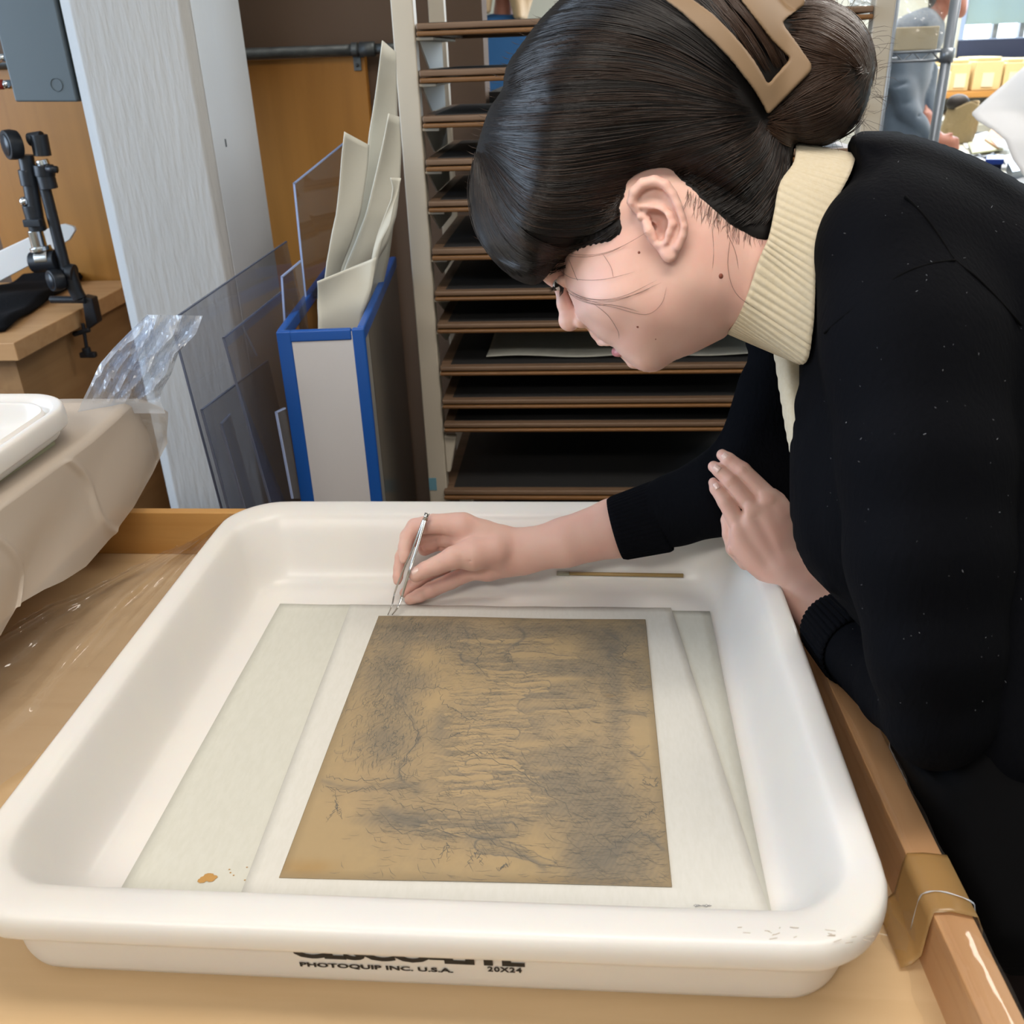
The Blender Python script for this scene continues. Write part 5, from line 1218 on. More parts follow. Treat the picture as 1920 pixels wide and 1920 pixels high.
# eyes, lashes, brow
EYE = mat('eye_white', 'd8d0cc', .15); IRIS = mat('iris', '3a2a20', .15)
for sx_ in (-28, -98):
    c = toworld(np.array((1047, 534, sx_), float), D0); e_ = obj('eye', MB().sphere(c, 11*D0/CF, 20, 14), EYE, woman, smooth=True)
    c2 = toworld(np.array((1041, 540, sx_), float), D0); obj('iris', MB().sphere(c2, 5.5*D0/CF, 14, 10), IRIS, e_, smooth=True)
HAIR = mat('hair', '1b1411', .34, spec=.55, noise=(60, '120e0d', .6, None))
HAIR2 = mat('hair_brown', '3a271b', .36, spec=.5)
def lash_mb(cx, cy, s0, n, L_, ang, spread, w=.7):
    m = MB()
    for i in range(n):
        t = i/(n-1); a = ang+spread*(t-.5); p0 = np.array((cx+10*(t-.5), cy+7*(t-.5), s0-14*(t-.5)*0)); p1 = p0+np.array((math.cos(a), math.sin(a), .1))*L_*.5; p2 = p0+np.array((math.cos(a+.25), math.sin(a+.25), .1))*L_*(.85+.3*random.random())
        m.tube(toworld(np.array([p0, p1, p2]), D0), [w*D0/CF, w*.7*D0/CF, .2*D0/CF], 5)
    return m
obj('eyelashes', lash_mb(1046, 532, -10, 16, 22, 2.2, 1.1), HAIR, woman, kind='stuff')
obj('eyelashes', lash_mb(1052, 536, -6, 10, 18, 1.45, .5), HAIR, woman, kind='stuff')
bm_ = MB()
for i in range(60):
    t = random.random(); x = 1010+45*t; y = 514-12*t+random.gauss(0, 2.5); s_ = -30+20*t
    bm_.tube(toworld(np.array([(x, y, s_+8), (x+7, y-3+random.gauss(0, 1), s_+11), (x+13, y-4, s_+9)]), D0), [.7*D0/CF, .6*D0/CF, .2*D0/CF], 4)
obj('eyebrow', bm_, HAIR, woman, kind='stuff')
# ear canal shade needs nothing: it is carved

# ================================================================== tweezers
tw = thing('tweezers', 'curved-tip steel tweezers held between her fingers at the print corner', 'tweezers', at(735, 1152, z=FZ+.006))
def tline(P_, w, name='arm', rr=.35):
    Q = crom(P_, 26); Wd = toworld(Q, RD); obj(name, MB().tube(Wd, np.interp(np.linspace(0, 1, 26), np.linspace(0, 1, len(w)), np.array(w)*RD/CF), 8, True, rr), MT['steel'], tw, smooth=True)
def tip_s(px, py): p_ = at(px, py, z=FZ+.0068); return (RD-float((p_-CAM)@FW))/(RD/CF)
ts = tip_s(735, 1152)
tline([(799, 964, 30), (790, 985, 30), (773, 1030, 26), (755, 1072, 20), (746, 1094, 14), (739, 1115, 8), (735, 1135, ts+4), (727, 1153, ts)], [3.2, 3.4, 2.6, 2.4, 2.4, 2.2, 1.7, .8], 'arm')
tline([(800, 963, 31), (794, 985, 33), (781, 1030, 42), (767, 1072, 50), (760, 1096, 38), (754, 1117, 22), (746, 1138, ts+7), (735, 1153, ts+1)], [3.2, 3.6, 3.0, 3.0, 2.8, 2.5, 1.8, .8], 'arm')
obj('heel', MB().tube(toworld(np.array([(801, 962, 31), (797, 976, 31)]), RD), 4.4*RD/CF, 10), MT['steel'], tw, smooth=True)
# ================================================================== HAIR
def hairT_poly():
    return smoothpoly([(1010, 532), (975, 528), (942, 505), (905, 462), (888, 405), (884, 350), (892, 290), (905, 240), (920, 200), (942, 168), (950, 125), (980, 80), (1015, 35), (1055, -5), (1110, -45), (1200, -85), (1300, -95), (1400, -80), (1470, -20), (1500, 60), (1500, 160), (1480, 250), (1478, 330), (1462, 385), (1448, 430), (1400, 436), (1350, 405), (1310, 372), (1285, 352), (1262, 338), (1232, 331), (1205, 340), (1182, 368), (1174, 400), (1170, 425), (1150, 448), (1110, 458), (1068, 474), (1040, 498)], 3)
hp = hairT_poly()
hv = Vol((865, -120, -260), (1670, 560, 240), 3.4, D0)
def sst(x):
    x = np.clip(x, 0, 1); return x*x*(3-2*x)
def hf(X, Y): return 1-.22*sst((1040-X)/170)-.10*np.clip((Y-430)/100, 0, 1)
def hc(X, Y): return -34*np.clip((1180-X)/300, 0, 1.1)**2
hv.poly(hp, 164, 165, c=0, k=0, fz=hf, cfun=hc, exp=2.1, blur=12)
bun = smoothpoly([(1430, -10), (1500, 0), (1550, 4), (1594, 20), (1626, 60), (1640, 110), (1634, 160), (1622, 205), (1596, 240), (1555, 265), (1515, 275), (1470, 262), (1430, 240), (1400, 160), (1400, 60)], 3)
hv.poly(bun, 108, 100, c=0, k=26)
hv.cone((1430, 250, 60), (1440, 380, 60), 60, 40, 30)
def shell(region, off):
    # hair lying close on the head: the skin pushed out by off, inside a hairline
    gi = [np.clip(((hv.ax[i]-from_head.lo[i])/from_head.h).round().astype(int), 0, from_head.n[i]-1) for i in range(3)]
    fh = from_head.f[np.ix_(*gi)]; inb = [(hv.ax[i] >= from_head.lo[i]) & (hv.ax[i] <= from_head.ax[i][-1]) for i in range(3)]
    fh = np.where(inb[0][:, None, None] & inb[1][None, :, None] & inb[2][None, None, :], fh, 60)
    pd_ = pdist(np.array(region, np.float32), hv.ax[0][:, None], hv.ax[1][None, :])
    d = np.maximum(fh-off*np.clip(pd_/14, 0, 1)[..., None], -pd_[..., None]); hv.f = np.minimum(hv.f, d).astype(np.float32)
shell(smoothpoly([(1246, 300), (1270, 334), (1296, 356), (1320, 380), (1350, 408), (1390, 436), (1425, 450), (1446, 446), (1462, 400), (1482, 350), (1500, 290), (1400, 240), (1250, 260)], 3), 6)
shell(smoothpoly([(1000, 512), (1036, 498), (1068, 478), (1110, 462), (1150, 452), (1168, 430), (1164, 390), (1176, 350), (1160, 300), (1000, 380)], 3), 6)
def hd(V):
    return V
HM = hv.mesh(2)
obj('hair', HM, mat('hair_under', '0e0b0a', .62, spec=.25), woman, smooth=True)
# near-side depth map of the hair
fz_ = hv.f < 0; kmax = np.where(fz_.any(2), hv.n[2]-1-np.argmax(fz_[:, :, ::-1], axis=2), -1)
SM = np.where(kmax >= 0, hv.lo[2]+hv.h*kmax, -20).astype(float)
for _ in range(2): SM[1:-1, 1:-1] = (SM[1:-1, 1:-1]*2+SM[:-2, 1:-1]+SM[2:, 1:-1]+SM[1:-1, :-2]+SM[1:-1, 2:])/6
def hs(x, y):
    fx = np.clip((x-hv.lo[0])/hv.h, 0, hv.n[0]-2); fy = np.clip((y-hv.lo[1])/hv.h, 0, hv.n[1]-2); i = fx.astype(int); j = fy.astype(int); a = fx-i; b = fy-j
    return SM[i, j]*(1-a)*(1-b)+SM[i+1, j]*a*(1-b)+SM[i, j+1]*(1-a)*b+SM[i+1, j+1]*a*b
class Strands:
    def __init__(s): s.V = []; s.F = []; s.n = 0
    def add(s, P_, w, d0=D0):
        """P_ (k,3) in sight-line units; three-sided hair"""
        W = toworld(P_, d0); k = len(W); t = np.gradient(W, axis=0); t /= np.linalg.norm(t, axis=1)[:, None]+1e-12
        u = np.cross(t, FW); u /= np.linalg.norm(u, axis=1)[:, None]+1e-12; n_ = np.cross(t, u); ww = (w*d0/CF)*np.minimum(1, np.minimum(np.linspace(.3, 6, k), np.linspace(5, .15, k)))[:, None]
        for a in (0, 2.094, 4.189): s.V.append(W+ww*(u*math.cos(a)+n_*math.sin(a)))
        i = np.arange(k-1)
        for a, b in ((0, 1), (1, 2), (2, 0)): s.F.append(np.stack([s.n+a*k+i, s.n+b*k+i, s.n+b*k+i+1, s.n+a*k+i+1], 1))
        s.n += 3*k
    def out(s): return np.concatenate(s.V), np.concatenate(s.F)
def family(S, guides, n, k=20, w=(.5, 1.5), jit=2.2, lift=(-.5, 6.0), wob=2.2, clump=9):
    """strands between neighbouring guide lines"""
    Gd = np.array([crom(g, k) for g in guides]); m = len(Gd); cl = rng.random(max(2, n//clump))*(m-1)
    for q in range(n):
        u = np.clip(cl[rng.integers(len(cl))]+rng.normal(0, .035), 0, m-1.001); i = int(u); f_ = u-i; P2 = Gd[i]*(1-f_)+Gd[i+1]*f_
        t = np.linspace(0, 1, k); ph = rng.random()*6; P2 = P2+np.stack([np.sin(t*5+ph), np.cos(t*4+ph)], 1)*rng.normal(0, wob)+rng.normal(0, jit, 2)
        a0 = rng.random()*.25; a1 = 1-rng.random()*.25
        if rng.random() < .5: P2 = crom(P2, k)
        x = np.interp(np.linspace(a0, a1, k), t, P2[:, 0]); y = np.interp(np.linspace(a0, a1, k), t, P2[:, 1])
        s_ = hs(x, y)+rng.uniform(*lift)+1.5*np.sin(np.linspace(0, PI, k))
        S.add(np.stack([x, y, s_], 1), rng.uniform(*w))
S1 = Strands()
# crown, swept back to the clip
family(S1, [[(1160, -95), (1260, -60), (1350, 20), (1400, 110)], [(1060, -20), (1170, -20), (1290, 40), (1385, 130)], [(1000, 50), (1110, 25), (1250, 60), (1385, 150)], [(960, 105), (1060, 75), (1220, 90), (1385, 170)], [(942, 165), (1030, 125), (1200, 125), (1390, 185)],
            [(955, 178), (1060, 160), (1220, 160), (1400, 200)], [(925, 195), (1060, 190), (1240, 190), (1410, 205)], [(905, 240), (1050, 230), (1240, 215), (1415, 212)], [(900, 262), (1040, 275), (1240, 250), (1420, 222)]], 2300, 22)
family(S1, [[(900, 262), (1040, 275), (1240, 250), (1420, 222)], [(905, 268), (1020, 325), (1200, 300), (1420, 230)], [(905, 275), (1010, 360), (1180, 340), (1330, 290), (1430, 240)], [(903, 280), (1000, 390), (1130, 390), (1220, 330), (1430, 250)],
            [(900, 285), (985, 410), (1110, 420), (1190, 345), (1300, 300)], [(900, 290), (970, 420), (1090, 440), (1165, 400), (1235, 325)]], 1500, 22)
# fringe
family(S1, [[(898, 280), (965, 420), (1050, 470), (1120, 455), (1172, 415)], [(898, 282), (945, 420), (1020, 480), (1080, 470), (1150, 445)], [(896, 285), (925, 420), (985, 490), (1050, 480)], [(896, 285), (908, 400), (960, 490), (1030, 500)],
            [(895, 285), (895, 390), (935, 480), (1022, 520)], [(893, 288), (889, 380), (915, 460), (975, 526)], [(892, 290), (885, 360), (900, 440), (950, 508)]], 1300, 22)
# nape, swept up behind the ear
family(S1, [[(1255, 336), (1320, 300), (1400, 260), (1432, 225)], [(1290, 356), (1350, 320), (1415, 280), (1440, 235)], [(1320, 380), (1375, 345), (1430, 300), (1450, 245)], [(1350, 402), (1400, 370), (1445, 320), (1460, 255)], [(1390, 425), (1430, 390), (1460, 330), (1470, 262)], [(1432, 424), (1455, 385), (1470, 340), (1480, 270)], [(1455, 385), (1472, 345), (1480, 300), (1488, 262)]], 900, 18)
obj('hair_strands', S1.out(), HAIR, woman, smooth=True, kind='stuff')
S4 = Strands()
family(S4, [[(1000, 50), (1110, 25), (1250, 60), (1385, 150)], [(955, 178), (1060, 160), (1220, 160), (1400, 200)], [(905, 240), (1050, 230), (1240, 215), (1415, 212)], [(905, 275), (1010, 360), (1180, 340), (1330, 290), (1430, 240)], [(900, 290), (970, 420), (1090, 440), (1165, 400), (1235, 325)]], 420, 24, w=(.35, .9), lift=(3, 8), jit=4, wob=4)
family(S4, [[(898, 282), (945, 420), (1020, 480), (1080, 470), (1150, 445)], [(892, 290), (885, 360), (900, 440), (950, 508)]], 160, 22, w=(.35, .9), lift=(2, 7), jit=3, wob=4)
family(S4, [[(1255, 336), (1320, 300), (1400, 260), (1432, 225)], [(1432, 424), (1455, 385), (1470, 340), (1480, 270)]], 160, 18, w=(.35, .9), lift=(2, 7), jit=3)
obj('hair_strands', S4.out(), mat('hair_warm', '33251d', .38, spec=.5), woman, smooth=True, kind='stuff')
S2 = Strands()
family(S2, [[(1300, -30), (1330, 20), (1370, 60), (1430, 150)], [(1340, -40), (1380, 10), (1420, 60), (1460, 130)], [(1400, -20), (1430, 30), (1465, 90), (1480, 130)]], 350, 16, lift=(2, 7))
family(S2, [[(1440, 2), (1520, -2), (1590, 22), (1634, 90), (1634, 170)], [(1470, 14), (1540, 10), (1610, 50), (1634, 110), (1620, 190)], [(1478, 45), (1540, 50), (1600, 90), (1620, 130), (1600, 130)], [(1475, 70), (1530, 85), (1580, 105), (1612, 125)], [(1480, 100), (1530, 115), (1570, 118), (1605, 122)], [(1450, 215), (1500, 170), (1560, 135), (1600, 128)],
            [(1440, 225), (1500, 200), (1560, 175), (1605, 140)], [(1440, 232), (1500, 240), (1570, 215), (1615, 160)], [(1435, 240), (1490, 270), (1560, 255), (1612, 205)], [(1425, 235), (1480, 262), (1540, 270), (1606, 232), (1636, 160)]], 1700, 20, wob=3)
obj('bun_strands', S2.out(), HAIR2, woman, smooth=True, kind='stuff')
# loose hairs
S3 = Strands()
for _ in range(70):
    a = rng.uniform(-1.2, 1.35); x0 = 1530+105*math.cos(a); y0 = 135+125*math.sin(a); L_ = rng.uniform(14, 60); b = a+rng.normal(0, .5); c = rng.normal(0, .5)
    S3.add(np.array([(x0, y0, 20), (x0+L_*.4*math.cos(b), y0+L_*.4*math.sin(b), 24), (x0+L_*.75*math.cos(b+c*.5), y0+L_*.75*math.sin(b+c*.5), 26), (x0+L_*math.cos(b+c), y0+L_*math.sin(b+c), 26)]), .35)
for _ in range(60):
    t = rng.random(); x0, y0 = crom([(1015, 35), (950, 120), (905, 240), (886, 350), (905, 462)], 40)[int(t*39)]; L_ = rng.uniform(6, 20)
    S3.add(np.array([(x0+6, y0, -20), (x0-L_*.5, y0-3, -20), (x0-L_, y0-L_*.5, -18)]), .35)
def face_hair(P_, w=.35, lift=2.5):
    Q = crom(P_, 26); s_ = np.array([max(surf_s(from_head, x, y), -60) for x, y in Q]); s_ = np.maximum(s_, np.convolve(np.pad(s_, 2, 'edge'), np.ones(5)/5, 'valid')); s_ = np.convolve(np.pad(np.maximum(np.maximum(np.roll(s_, 1), s_), np.roll(s_, -1)), 2, 'edge'), np.ones(5)/5, 'valid'); S3.add(np.stack([Q[:, 0], Q[:, 1], s_+lift], 1), w)
for P_ in ([(1062, 540), (1090, 556), (1130, 562), (1175, 553), (1232, 525)], [(1066, 545), (1100, 560), (1150, 562), (1200, 549), (1230, 533)], [(1060, 545), (1100, 566), (1150, 576), (1210, 590), (1240, 570), (1250, 538)], [(1068, 552), (1120, 568), (1160, 574), (1200, 585)], [(1110, 567), (1140, 592), (1158, 620), (1161, 636)],
           [(1050, 470), (1090, 478), (1130, 475), (1170, 460), (1222, 430)], [(1056, 478), (1095, 482), (1140, 474), (1180, 455)], [(1040, 500), (1075, 522), (1130, 524), (1190, 510)], [(1066, 485), (1080, 520), (1084, 526)], [(1130, 476), (1145, 500), (1150, 520)], [(1335, 420), (1338, 470), (1336, 505)], [(1370, 440), (1365, 500), (1380, 550), (1425, 585)], [(1360, 430), (1378, 470), (1385, 505)],
           [(1062, 545), (1085, 562), (1120, 572), (1150, 570)], [(1061, 541), (1095, 562), (1140, 566), (1180, 556), (1240, 530)]): face_hair(P_)
for _ in range(130):                                          # soft hairline on temple and nape
    if rng.random() < .0: x, y = crom([(1060, 472), (1120, 458), (1172, 425)], 30)[rng.integers(30)]; dx, dy = 14, 7
    else: x, y = crom([(1290, 360), (1340, 395), (1390, 425), (1440, 425)], 30)[rng.integers(30)]; dx, dy = rng.uniform(-10, 4), rng.uniform(10, 42)
    if x > 1280 or True: face_hair([(x, y-6), (x+dx*.5+rng.normal(0, 2), y+dy*.5), (x+dx+rng.normal(0, 3), y+dy)], .24, 2.2)
obj('loose_hairs', S3.out(), HAIR2, woman, smooth=True, kind='stuff')

# ---------------------------------------------------------------- claw clip
cv = Vol((1190, -75, 20), (1545, 235, 250), 2.2, D0)
outer = np.array([(1205, -60), (1243, -3), (1280, 25), (1312, 55), (1337, 78), (1357, 98), (1376, 118), (1392, 140), (1404, 155), (1416, 172), (1428, 192), (1438, 212), (1443, 213), (1472, 184), (1518, 136), (1522, 128), (1520, 118), (1495, 82), (1470, 48), (1469, 42), (1473, 36), (1508, 10), (1510, 2), (1500, -30), (1440, -60), (1330, -70)], np.float32)
hole = np.array([(1262, -45), (1300, 0), (1335, 25), (1358, 47), (1380, 71), (1398, 92), (1415, 115), (1430, 140), (1438, 155), (1442, 156), (1479, 113), (1480, 108), (1449, 78), (1420, 40), (1392, 4), (1370, -25), (1320, -48)], np.float32)
X = cv.ax[0][:, None]; Y = cv.ax[1][None, :]; d2 = np.minimum(pdist(outer, X, Y), -pdist(hole, X, Y))
X2 = X+0*Y; Y2 = Y+0*X; cc = hs(X2.ravel(), Y2.ravel()).reshape(X2.shape)
for _ in range(60): cc[1:-1, 1:-1] = (cc[:-2, 1:-1]+cc[2:, 1:-1]+cc[1:-1, :-2]+cc[1:-1, 2:])/4
cc = np.maximum(cc, 60)+12; t = np.clip(d2/6, 0, 1); T = np.where(d2 > 0, 3+4.5*np.sqrt(1-(1-t)**2), d2)
cv.f = (np.abs(cv.ax[2][None, None, :]-cc[..., None])-T[..., None]).astype(np.float32)
obj('claw_clip', cv.mesh(2), mat('clip_matte', '846c52', .55, spec=.4), woman, smooth=True, label='matte brown claw clip')

# ================================================================== CLOTHES
KNIT = mat('black_knit', '0a0b0f', .95, bump=(260, .6, .0015, (1, 1, .25)), noise=(900, '0d0e12', .8, None), spec=.06)
def lint(): pass
cd = Vol((1090, 215, -740), (2230, 1560, 430), 6.0, D0)
torso = smoothpoly([(1596, 318), (1592, 266), (1625, 247), (1700, 252), (1780, 276), (1850, 306), (1920, 346), (2050, 430), (2180, 600), (2210, 900), (2200, 1300), (2150, 1540), (1900, 1560), (1790, 1500), (1740, 1350), (1620, 1180), (1510, 1060), (1484, 960), (1482, 860), (1496, 760), (1500, 680), (1508, 600), (1508, 500), (1528, 430), (1562, 366)], 3)
cd.poly(torso, 250, 170, c=-30, k=0, exp=2.2, blur=30)
# near sleeve
cd.chain([(1690, 480, 130), (1722, 640, 190), (1738, 860, 250)], [165, 172, 168], 60)
cd.chain([(1738, 860, 250), (1744, 1040, 262), (1756, 1220, 258), (1762, 1338, 220)], [168, 160, 130, 104], 25)
cd.chain([(1762, 1338, 220), (1690, 1290, 40), (1620, 1235, -130)], [104, 82, 68], 18)
cd.chain([(1620, 1235, -130), (1580, 1200, -215)], [66, 60], 8)
# far panel, far shoulder and sleeve
far = smoothpoly([(1398, 628), (1440, 612), (1520, 560), (1600, 620), (1620, 900), (1560, 1080), (1490, 1060), (1440, 985), (1370, 1000), (1330, 900), (1342, 848), (1372, 785), (1398, 720), (1405, 670)], 3)
cd.poly(far, 85, 60, c=-560, k=20)
cd.chain([(1470, 740, -550), (1430, 860, -580), (1352, 925, -600)], [90, 84, 78], 20)
cd.chain([(1352, 925, -580), (1270, 955, -620), (1180, 985, -640)], [80, 67, 58], 12)
# fold over the left hand side
cd.chain([(1560, 620, 60), (1534, 760, 60), (1524, 900, 40), (1545, 1020, 10)], [44, 42, 36, 36], 14)
cd.chain([(1585, 640, 100), (1560, 800, 110), (1550, 940, 90), (1575, 1080, 60)], [36, 34, 30, 36], 10)
# openings: neck hole
cd.cone((1400, 470, 0), (1545, 440, 0), 185, 128, 10, 'd')
cd.chain([(1150, 997, -640), (1175, 990, -642)], [52, 52], 2, 'd')
cd.chain([(1545, 1170, -262), (1575, 1198, -225)], [50, 50], 2, 'd')
cdm = cd.mesh(2)
card = obj('cardigan', cdm, KNIT, woman, smooth=True, label='black knitted cardigan')
def ringrib(a, b, ra, rb, nr, amp, d0, nm, sq=1.0, par=card, per=None):
    a = np.array(a, float); b = np.array(b, float); ax = (b-a)/np.linalg.norm(b-a); u = np.cross(ax, (0, 0, 1.)); u /= np.linalg.norm(u); w = np.cross(ax, u); G = []
    N_ = nr*6
    for i in range(14):
        t = i/13; c = a+(b-a)*t; r = ra+(rb-ra)*t; ex = -2.5*(i in (0, 13)); row = []
        for k in range(N_+1):
            an = 2*PI*k/N_; rr = r+ex+amp*math.cos(nr*an); off = u*math.cos(an)*rr+w*math.sin(an)*rr; off[2] *= sq; row.append(c+off)
        G.append(row)
    return obj(nm, sheet(toworld(np.array(G), d0), .0016), KNIT, par, smooth=True)
ringrib((1154, 992, -640), (1245, 967, -630), 59, 68, 46, .8, D0, 'cuff')
ringrib((1556, 1168, -262), (1606, 1222, -165), 62, 72, 40, 1.3, D0, 'cuff')
# seams laid over the knit
def cs_(x, y):
    i = int(round((x-cd.lo[0])/cd.h)); j = int(round((y-cd.lo[1])/cd.h)); k = np.nonzero(cd.f[i, j] < 0)[0]; return float(cd.lo[2]+cd.h*k.max())
SEAM = mat('seam', '050506', 1, spec=.1)
for P_ in ([(1697, 368), (1735, 408), (1768, 455), (1790, 488), (1830, 520), (1870, 560), (1915, 610)], [(1545, 625), (1580, 595), (1625, 560), (1690, 515), (1745, 495), (1790, 488)]):
    Q = crom(P_, 40); s_ = np.array([cs_(x, y) for x, y in Q]); s_ = np.convolve(np.pad(s_, 4, 'edge'), np.ones(9)/9, 'valid')
    obj('seam', MB().tube(toworld(np.stack([Q[:, 0], Q[:, 1], s_+1.8], 1), D0), 2.4*D0/CF, 6), SEAM, card, smooth=True)
# little flecks of lint
lm = MB()
for _ in range(260):
    x = rng.uniform(1540, 1915); y = rng.uniform(300, 1350)
    try: s_ = cs_(x, y)
    except Exception: continue
    p0 = np.array((x, y, s_+1.0)); d_ = np.array((rng.normal(0, 2), rng.normal(0, 2), 0)); lm.tube(toworld(np.array([p0, p0+d_]), D0), .3*D0/CF, 3)
obj('lint', lm, mat('lint', '8f9299', .9), card, kind='stuff')
# cream turtleneck
CREAM = mat('cream_knit', 'ccc1aa', .9, sheen=.1, bump=(500, .4, .0006, None), noise=(300, 'c5b697', .6, None))
n1, n2 = 1100, 16
Lc = crom([(1493, 268), (1488, 305), (1462, 345), (1451, 400), (1441, 445), (1425, 482), (1404, 545), (1385, 592), (1364, 625)], 400)
Rc = crom([(1606, 290), (1592, 330), (1560, 390), (1540, 440), (1530, 500), (1528, 560), (1524, 620), (1510, 680), (1466, 668)], 400)
G = np.zeros((n1, n2, 3))
for i in range(n1):
    th_ = 2*PI*i/(n1-1); near = math.sin(th_/2*2)  # 0..pi near side, pi..2pi far side
    t = (1-math.cos(th_))/2; ii = int(t*399); s0 = math.sin(th_)
    for j in range(n2):
        q = j/(n2-1); P2 = Lc[ii]*(1-q)+Rc[ii]*q; rad = 134+14*q; side = s0*rad
        if s0 < 0: P2 = P2+np.array((-6*s0*0, 0)); 
        rib = .8*math.cos(th_*92)*(.4+.6*(q > .04)); bow = 6*math.sin(q*PI)*math.sin(t*7)
        c = np.array((1440.+110*q, 445.)); o = P2-c; o /= np.linalg.norm(o)+1e-6
        G[i, j] = (P2[0]+o[0]*0, P2[1]+o[1]*rib*.5*abs(math.cos(th_)), side+(rib+bow)*(1 if s0 > 0 else -1)*abs(s0)**.5)
obj('turtleneck_collar', sheet(toworld(G, D0), .0018), CREAM, woman, smooth=True, label='loose cream ribbed turtleneck collar')
sf = Vol((1430, 600, -330), (1560, 900, 60), 4, D0)
sf.poly(smoothpoly([(1452, 620), (1530, 610), (1550, 700), (1530, 860), (1492, 872), (1480, 840), (1466, 760), (1456, 690)], 3), 60, 30, c=-170, k=0)
obj('shirt_front', sf.mesh(2), CREAM, woman, smooth=True, label='cream ribbed shirt front')
# skirt
sk = Vol((1580, 1150, -420), (2330, 1880, 300), 8, D0)
sk.poly(smoothpoly([(1660, 1360), (1760, 1420), (1850, 1250), (2000, 1180), (2250, 1200), (2300, 1500), (2280, 1824), (2050, 1826), (1856, 1816), (1800, 1720), (1765, 1640), (1745, 1560)], 3), 250, 120, c=-60, k=0, exp=3)
obj('skirt', sk.mesh(1), mat('skirt_black', '08080a', .95, spec=.15), woman, smooth=True, label='black skirt')
# stool behind her, a glimpse of brown between elbow and skirt
stl = thing('stool', 'brown padded stool glimpsed between her elbow and the table lip', 'stool', (.55, 1.25, 0))
obj('seat', MB().tube([(.55, 1.25, .60), (.55, 1.25, .66)], .17, 28), mat('stool_seat', '5a3b30', .5), stl, bevel=.015)
for a in range(4):
    x = .13*math.cos(a*PI/2+.8); y = .13*math.sin(a*PI/2+.8); obj('leg', MB().tube([(.55+x*1.3, 1.25+y*1.3, 0), (.55+x, 1.25+y, .6)], .014, 10), MT['shelfwood'], stl, smooth=True)

# ================================================================== BACKGROUND PEOPLE
man = thing('person', 'man in slate blue sweater leaning over the far bench behind the wire shelving', 'person', (1.0, 3.5, 0))
mv = Vol((1560, -260, -90), (1860, 1100, 90), 2.6, 3.5)
mv.ell((1783, -22, 0), (32, 46, 30), 2)                         # head
mv.ell((1800, 8, 0), (15, 26, 22), 8)
mv.cone((1764, 10, 0), (1745, 50, 0), 16, 18, 8)
mv.chain([(1716, 262, 30), (1750, 268, 34)], [7, 6], 3)
mv.chain([(1738, 215, 25), (1748, 240, 25), (1768, 262, 22)], [9, 8, 8], 4)
mv.ell((1776, 264, 22), (16, 12, 12), 4)
for k in range(4): mv.chain([(1784, 258+k*6, 20+k), (1796, 261+k*6, 20)], [4.2, 3.4], 2)
mv.chain([(1772, 256, 26), (1784, 251, 27)], [4.5, 3.6], 2)
for s_ in (-22, 22): mv.chain([(1690, 440, s_), (1700, 700, s_), (1705, 900, s_*.9)], [34, 26, 20], 6)
mv.chain([(1764, 10, 0), (1735, 60, 0), (1700, 150, 0), (1690, 300, 0), (1690, 450, 0)], [16, 20, 30, 30, 34], 8)
mv.chain([(1692, 90, 36), (1690, 165, 42), (1700, 205, 42), (1722, 232, 36), (1750, 258, 26), (1768, 264, 22)], [16, 14, 12, 9, 8, 8], 8); mv.chain([(1700, 180, 0), (1735, 190, 0), (1748, 240, 25)], [20, 12, 9], 8)
obj('body', mv.mesh(2), MT['manskin'], man, smooth=True)
ev = Vol((1740, -90, -60), (1830, 60, 60), 1.8, 3.5); ev.ell((1776, -40, 0), (34, 40, 33), 0); ev.chain([(1748, -20, 0), (1750, 10, 0)], [20, 14], 8)
obj('hair', ev.mesh(1), MT['darkhair'], man, smooth=True)
sv = Vol((1560, 0, -110), (1800, 520, 110), 2.8, 3.5)
sv.poly(smoothpoly([(1680, 40), (1712, 22), (1748, 14), (1770, 40), (1768, 80), (1752, 110), (1745, 150), (1735, 190), (1740, 250), (1745, 330), (1740, 500), (1640, 500), (1640, 300), (1650, 150), (1662, 80)], 3), 50, 34, c=0, k=0)
sv.chain([(1692, 90, 36), (1690, 165, 42), (1700, 205, 42)], [28, 25, 22], 14)
sv.chain([(1700, 205, 42), (1722, 232, 36), (1738, 252, 30)], [22, 18, 14], 8)
sv.chain([(1744, 130, -20), (1740, 180, 0), (1752, 230, 15)], [16, 14, 11], 6)
for q in ((1688, 158, 68), (1706, 190, 66), (1728, 215, 52)): sv.cone((q[0]-14, q[1]+5, q[2]), (q[0]+14, q[1]-3, q[2]), 2.2, 2.2, 5, 'd')
obj('sweater', sv.mesh(2), MT['manshirt'], man, smooth=True)
tv = MB()
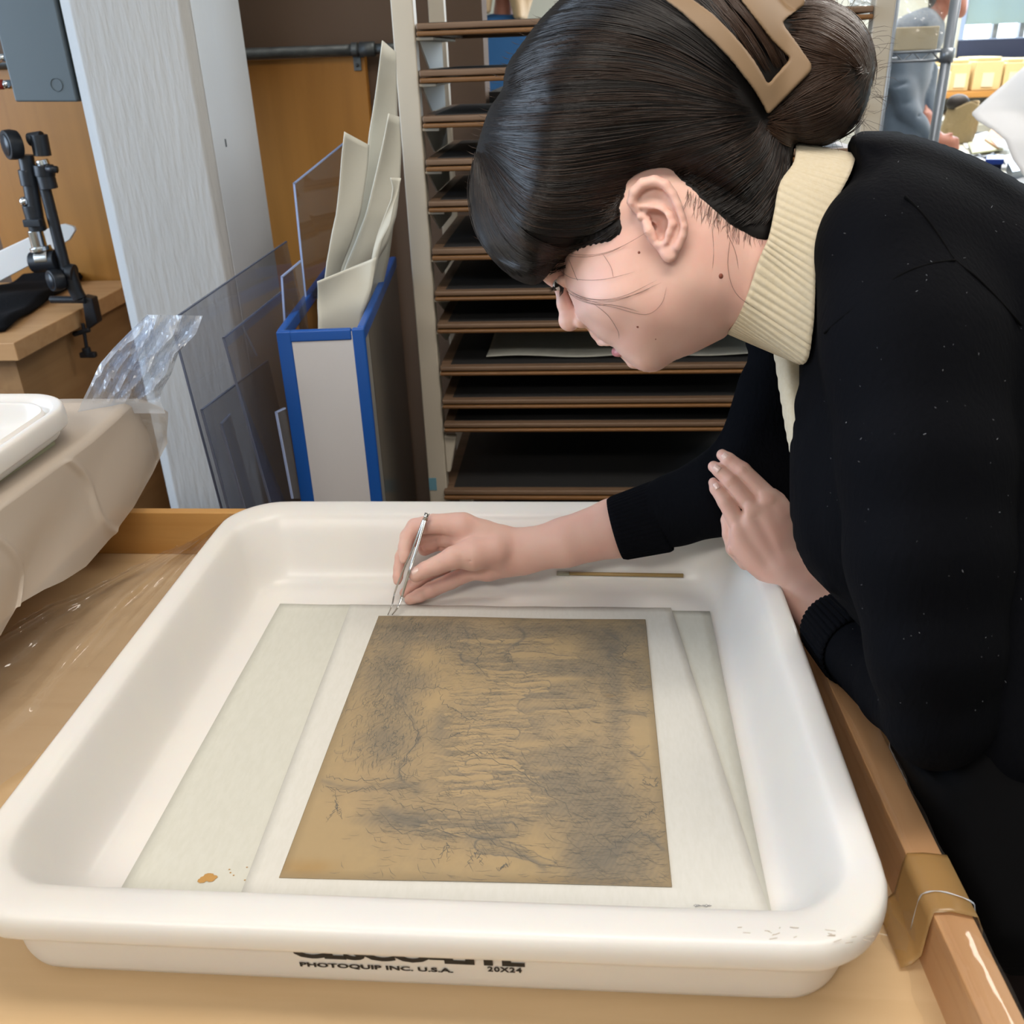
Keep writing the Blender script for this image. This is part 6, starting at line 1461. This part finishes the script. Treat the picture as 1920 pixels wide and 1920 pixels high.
for dx_ in (-.05, .12): tv.tube([toworld(np.array((1690., 490., 0.)), 3.5)*np.array((1, 1, 0))+np.array((dx_, 0, z)) for z in (.08, .5, .95)], [.07, .08, .10], 14)
obj('trousers', tv, MT['navy'], man, smooth=True)
bw = thing('person', 'blond person in blue top seen from behind through the rack', 'person', (.0, 4.4, 0))
d9 = 4.1
wv = Vol((800, -240, -110), (1130, 900, 110), 2.8, d9)
wv.ell((945, -70, 0), (34, 46, 36), 2); wv.cone((945, -30, 0), (942, 40, 0), 15, 17, 6)
for s_ in (-26, 26): wv.chain([(950, 400, s_), (950, 600, s_), (950, 800, s_)], [30, 24, 18], 6)
wv.chain([(945, 20, 0), (945, 100, 0), (945, 300, 0), (945, 420, 0)], [16, 28, 28, 34], 8)
for a in (-1, 1): wv.chain([(945, 70, 0), (945+a*50, 80, 0), (945+a*62, 150, 0), (945+a*66, 210, 14)], [16, 14, 11, 9], 4)
obj('body', wv.mesh(1), MT['manskin'], bw, smooth=True)
tv = Vol((840, 0, -100), (1060, 480, 100), 2.8, d9)
tv.poly(smoothpoly([(900, 34), (942, 24), (985, 34), (1012, 60), (1020, 120), (1018, 200), (1000, 300), (1000, 460), (890, 460), (890, 300), (880, 200), (880, 120), (885, 60)], 3), 44, 30, c=0, k=0)
obj('top', tv.mesh(2), MT['bluetop'], bw, smooth=True)
bh = Vol((880, -180, -80), (1040, 60, 90), 2.2, d9); bh.ell((945, -78, 2), (40, 52, 42), 0)
bh.chain([(912, -70, 10), (908, -20, 22), (912, 18, 26)], [22, 18, 9], 8); bh.chain([(978, -70, 10), (984, -20, 18), (978, 30, 20)], [22, 20, 12], 8); bh.chain([(968, -70, 30), (966, -20, 34), (972, 28, 34)], [18, 15, 10], 8)
obj('hair', bh.mesh(2), MT['blond'], bw, smooth=True)
tv = MB()
for dx_ in (-.09, .09): tv.tube([toworld(np.array((950., 470., 0.)), d9)*np.array((1, 1, 0))+np.array((dx_, 0, z)) for z in (.05, .5, .95)], [.07, .08, .10], 14)
obj('trousers', tv, MT['navy'], bw, smooth=True)
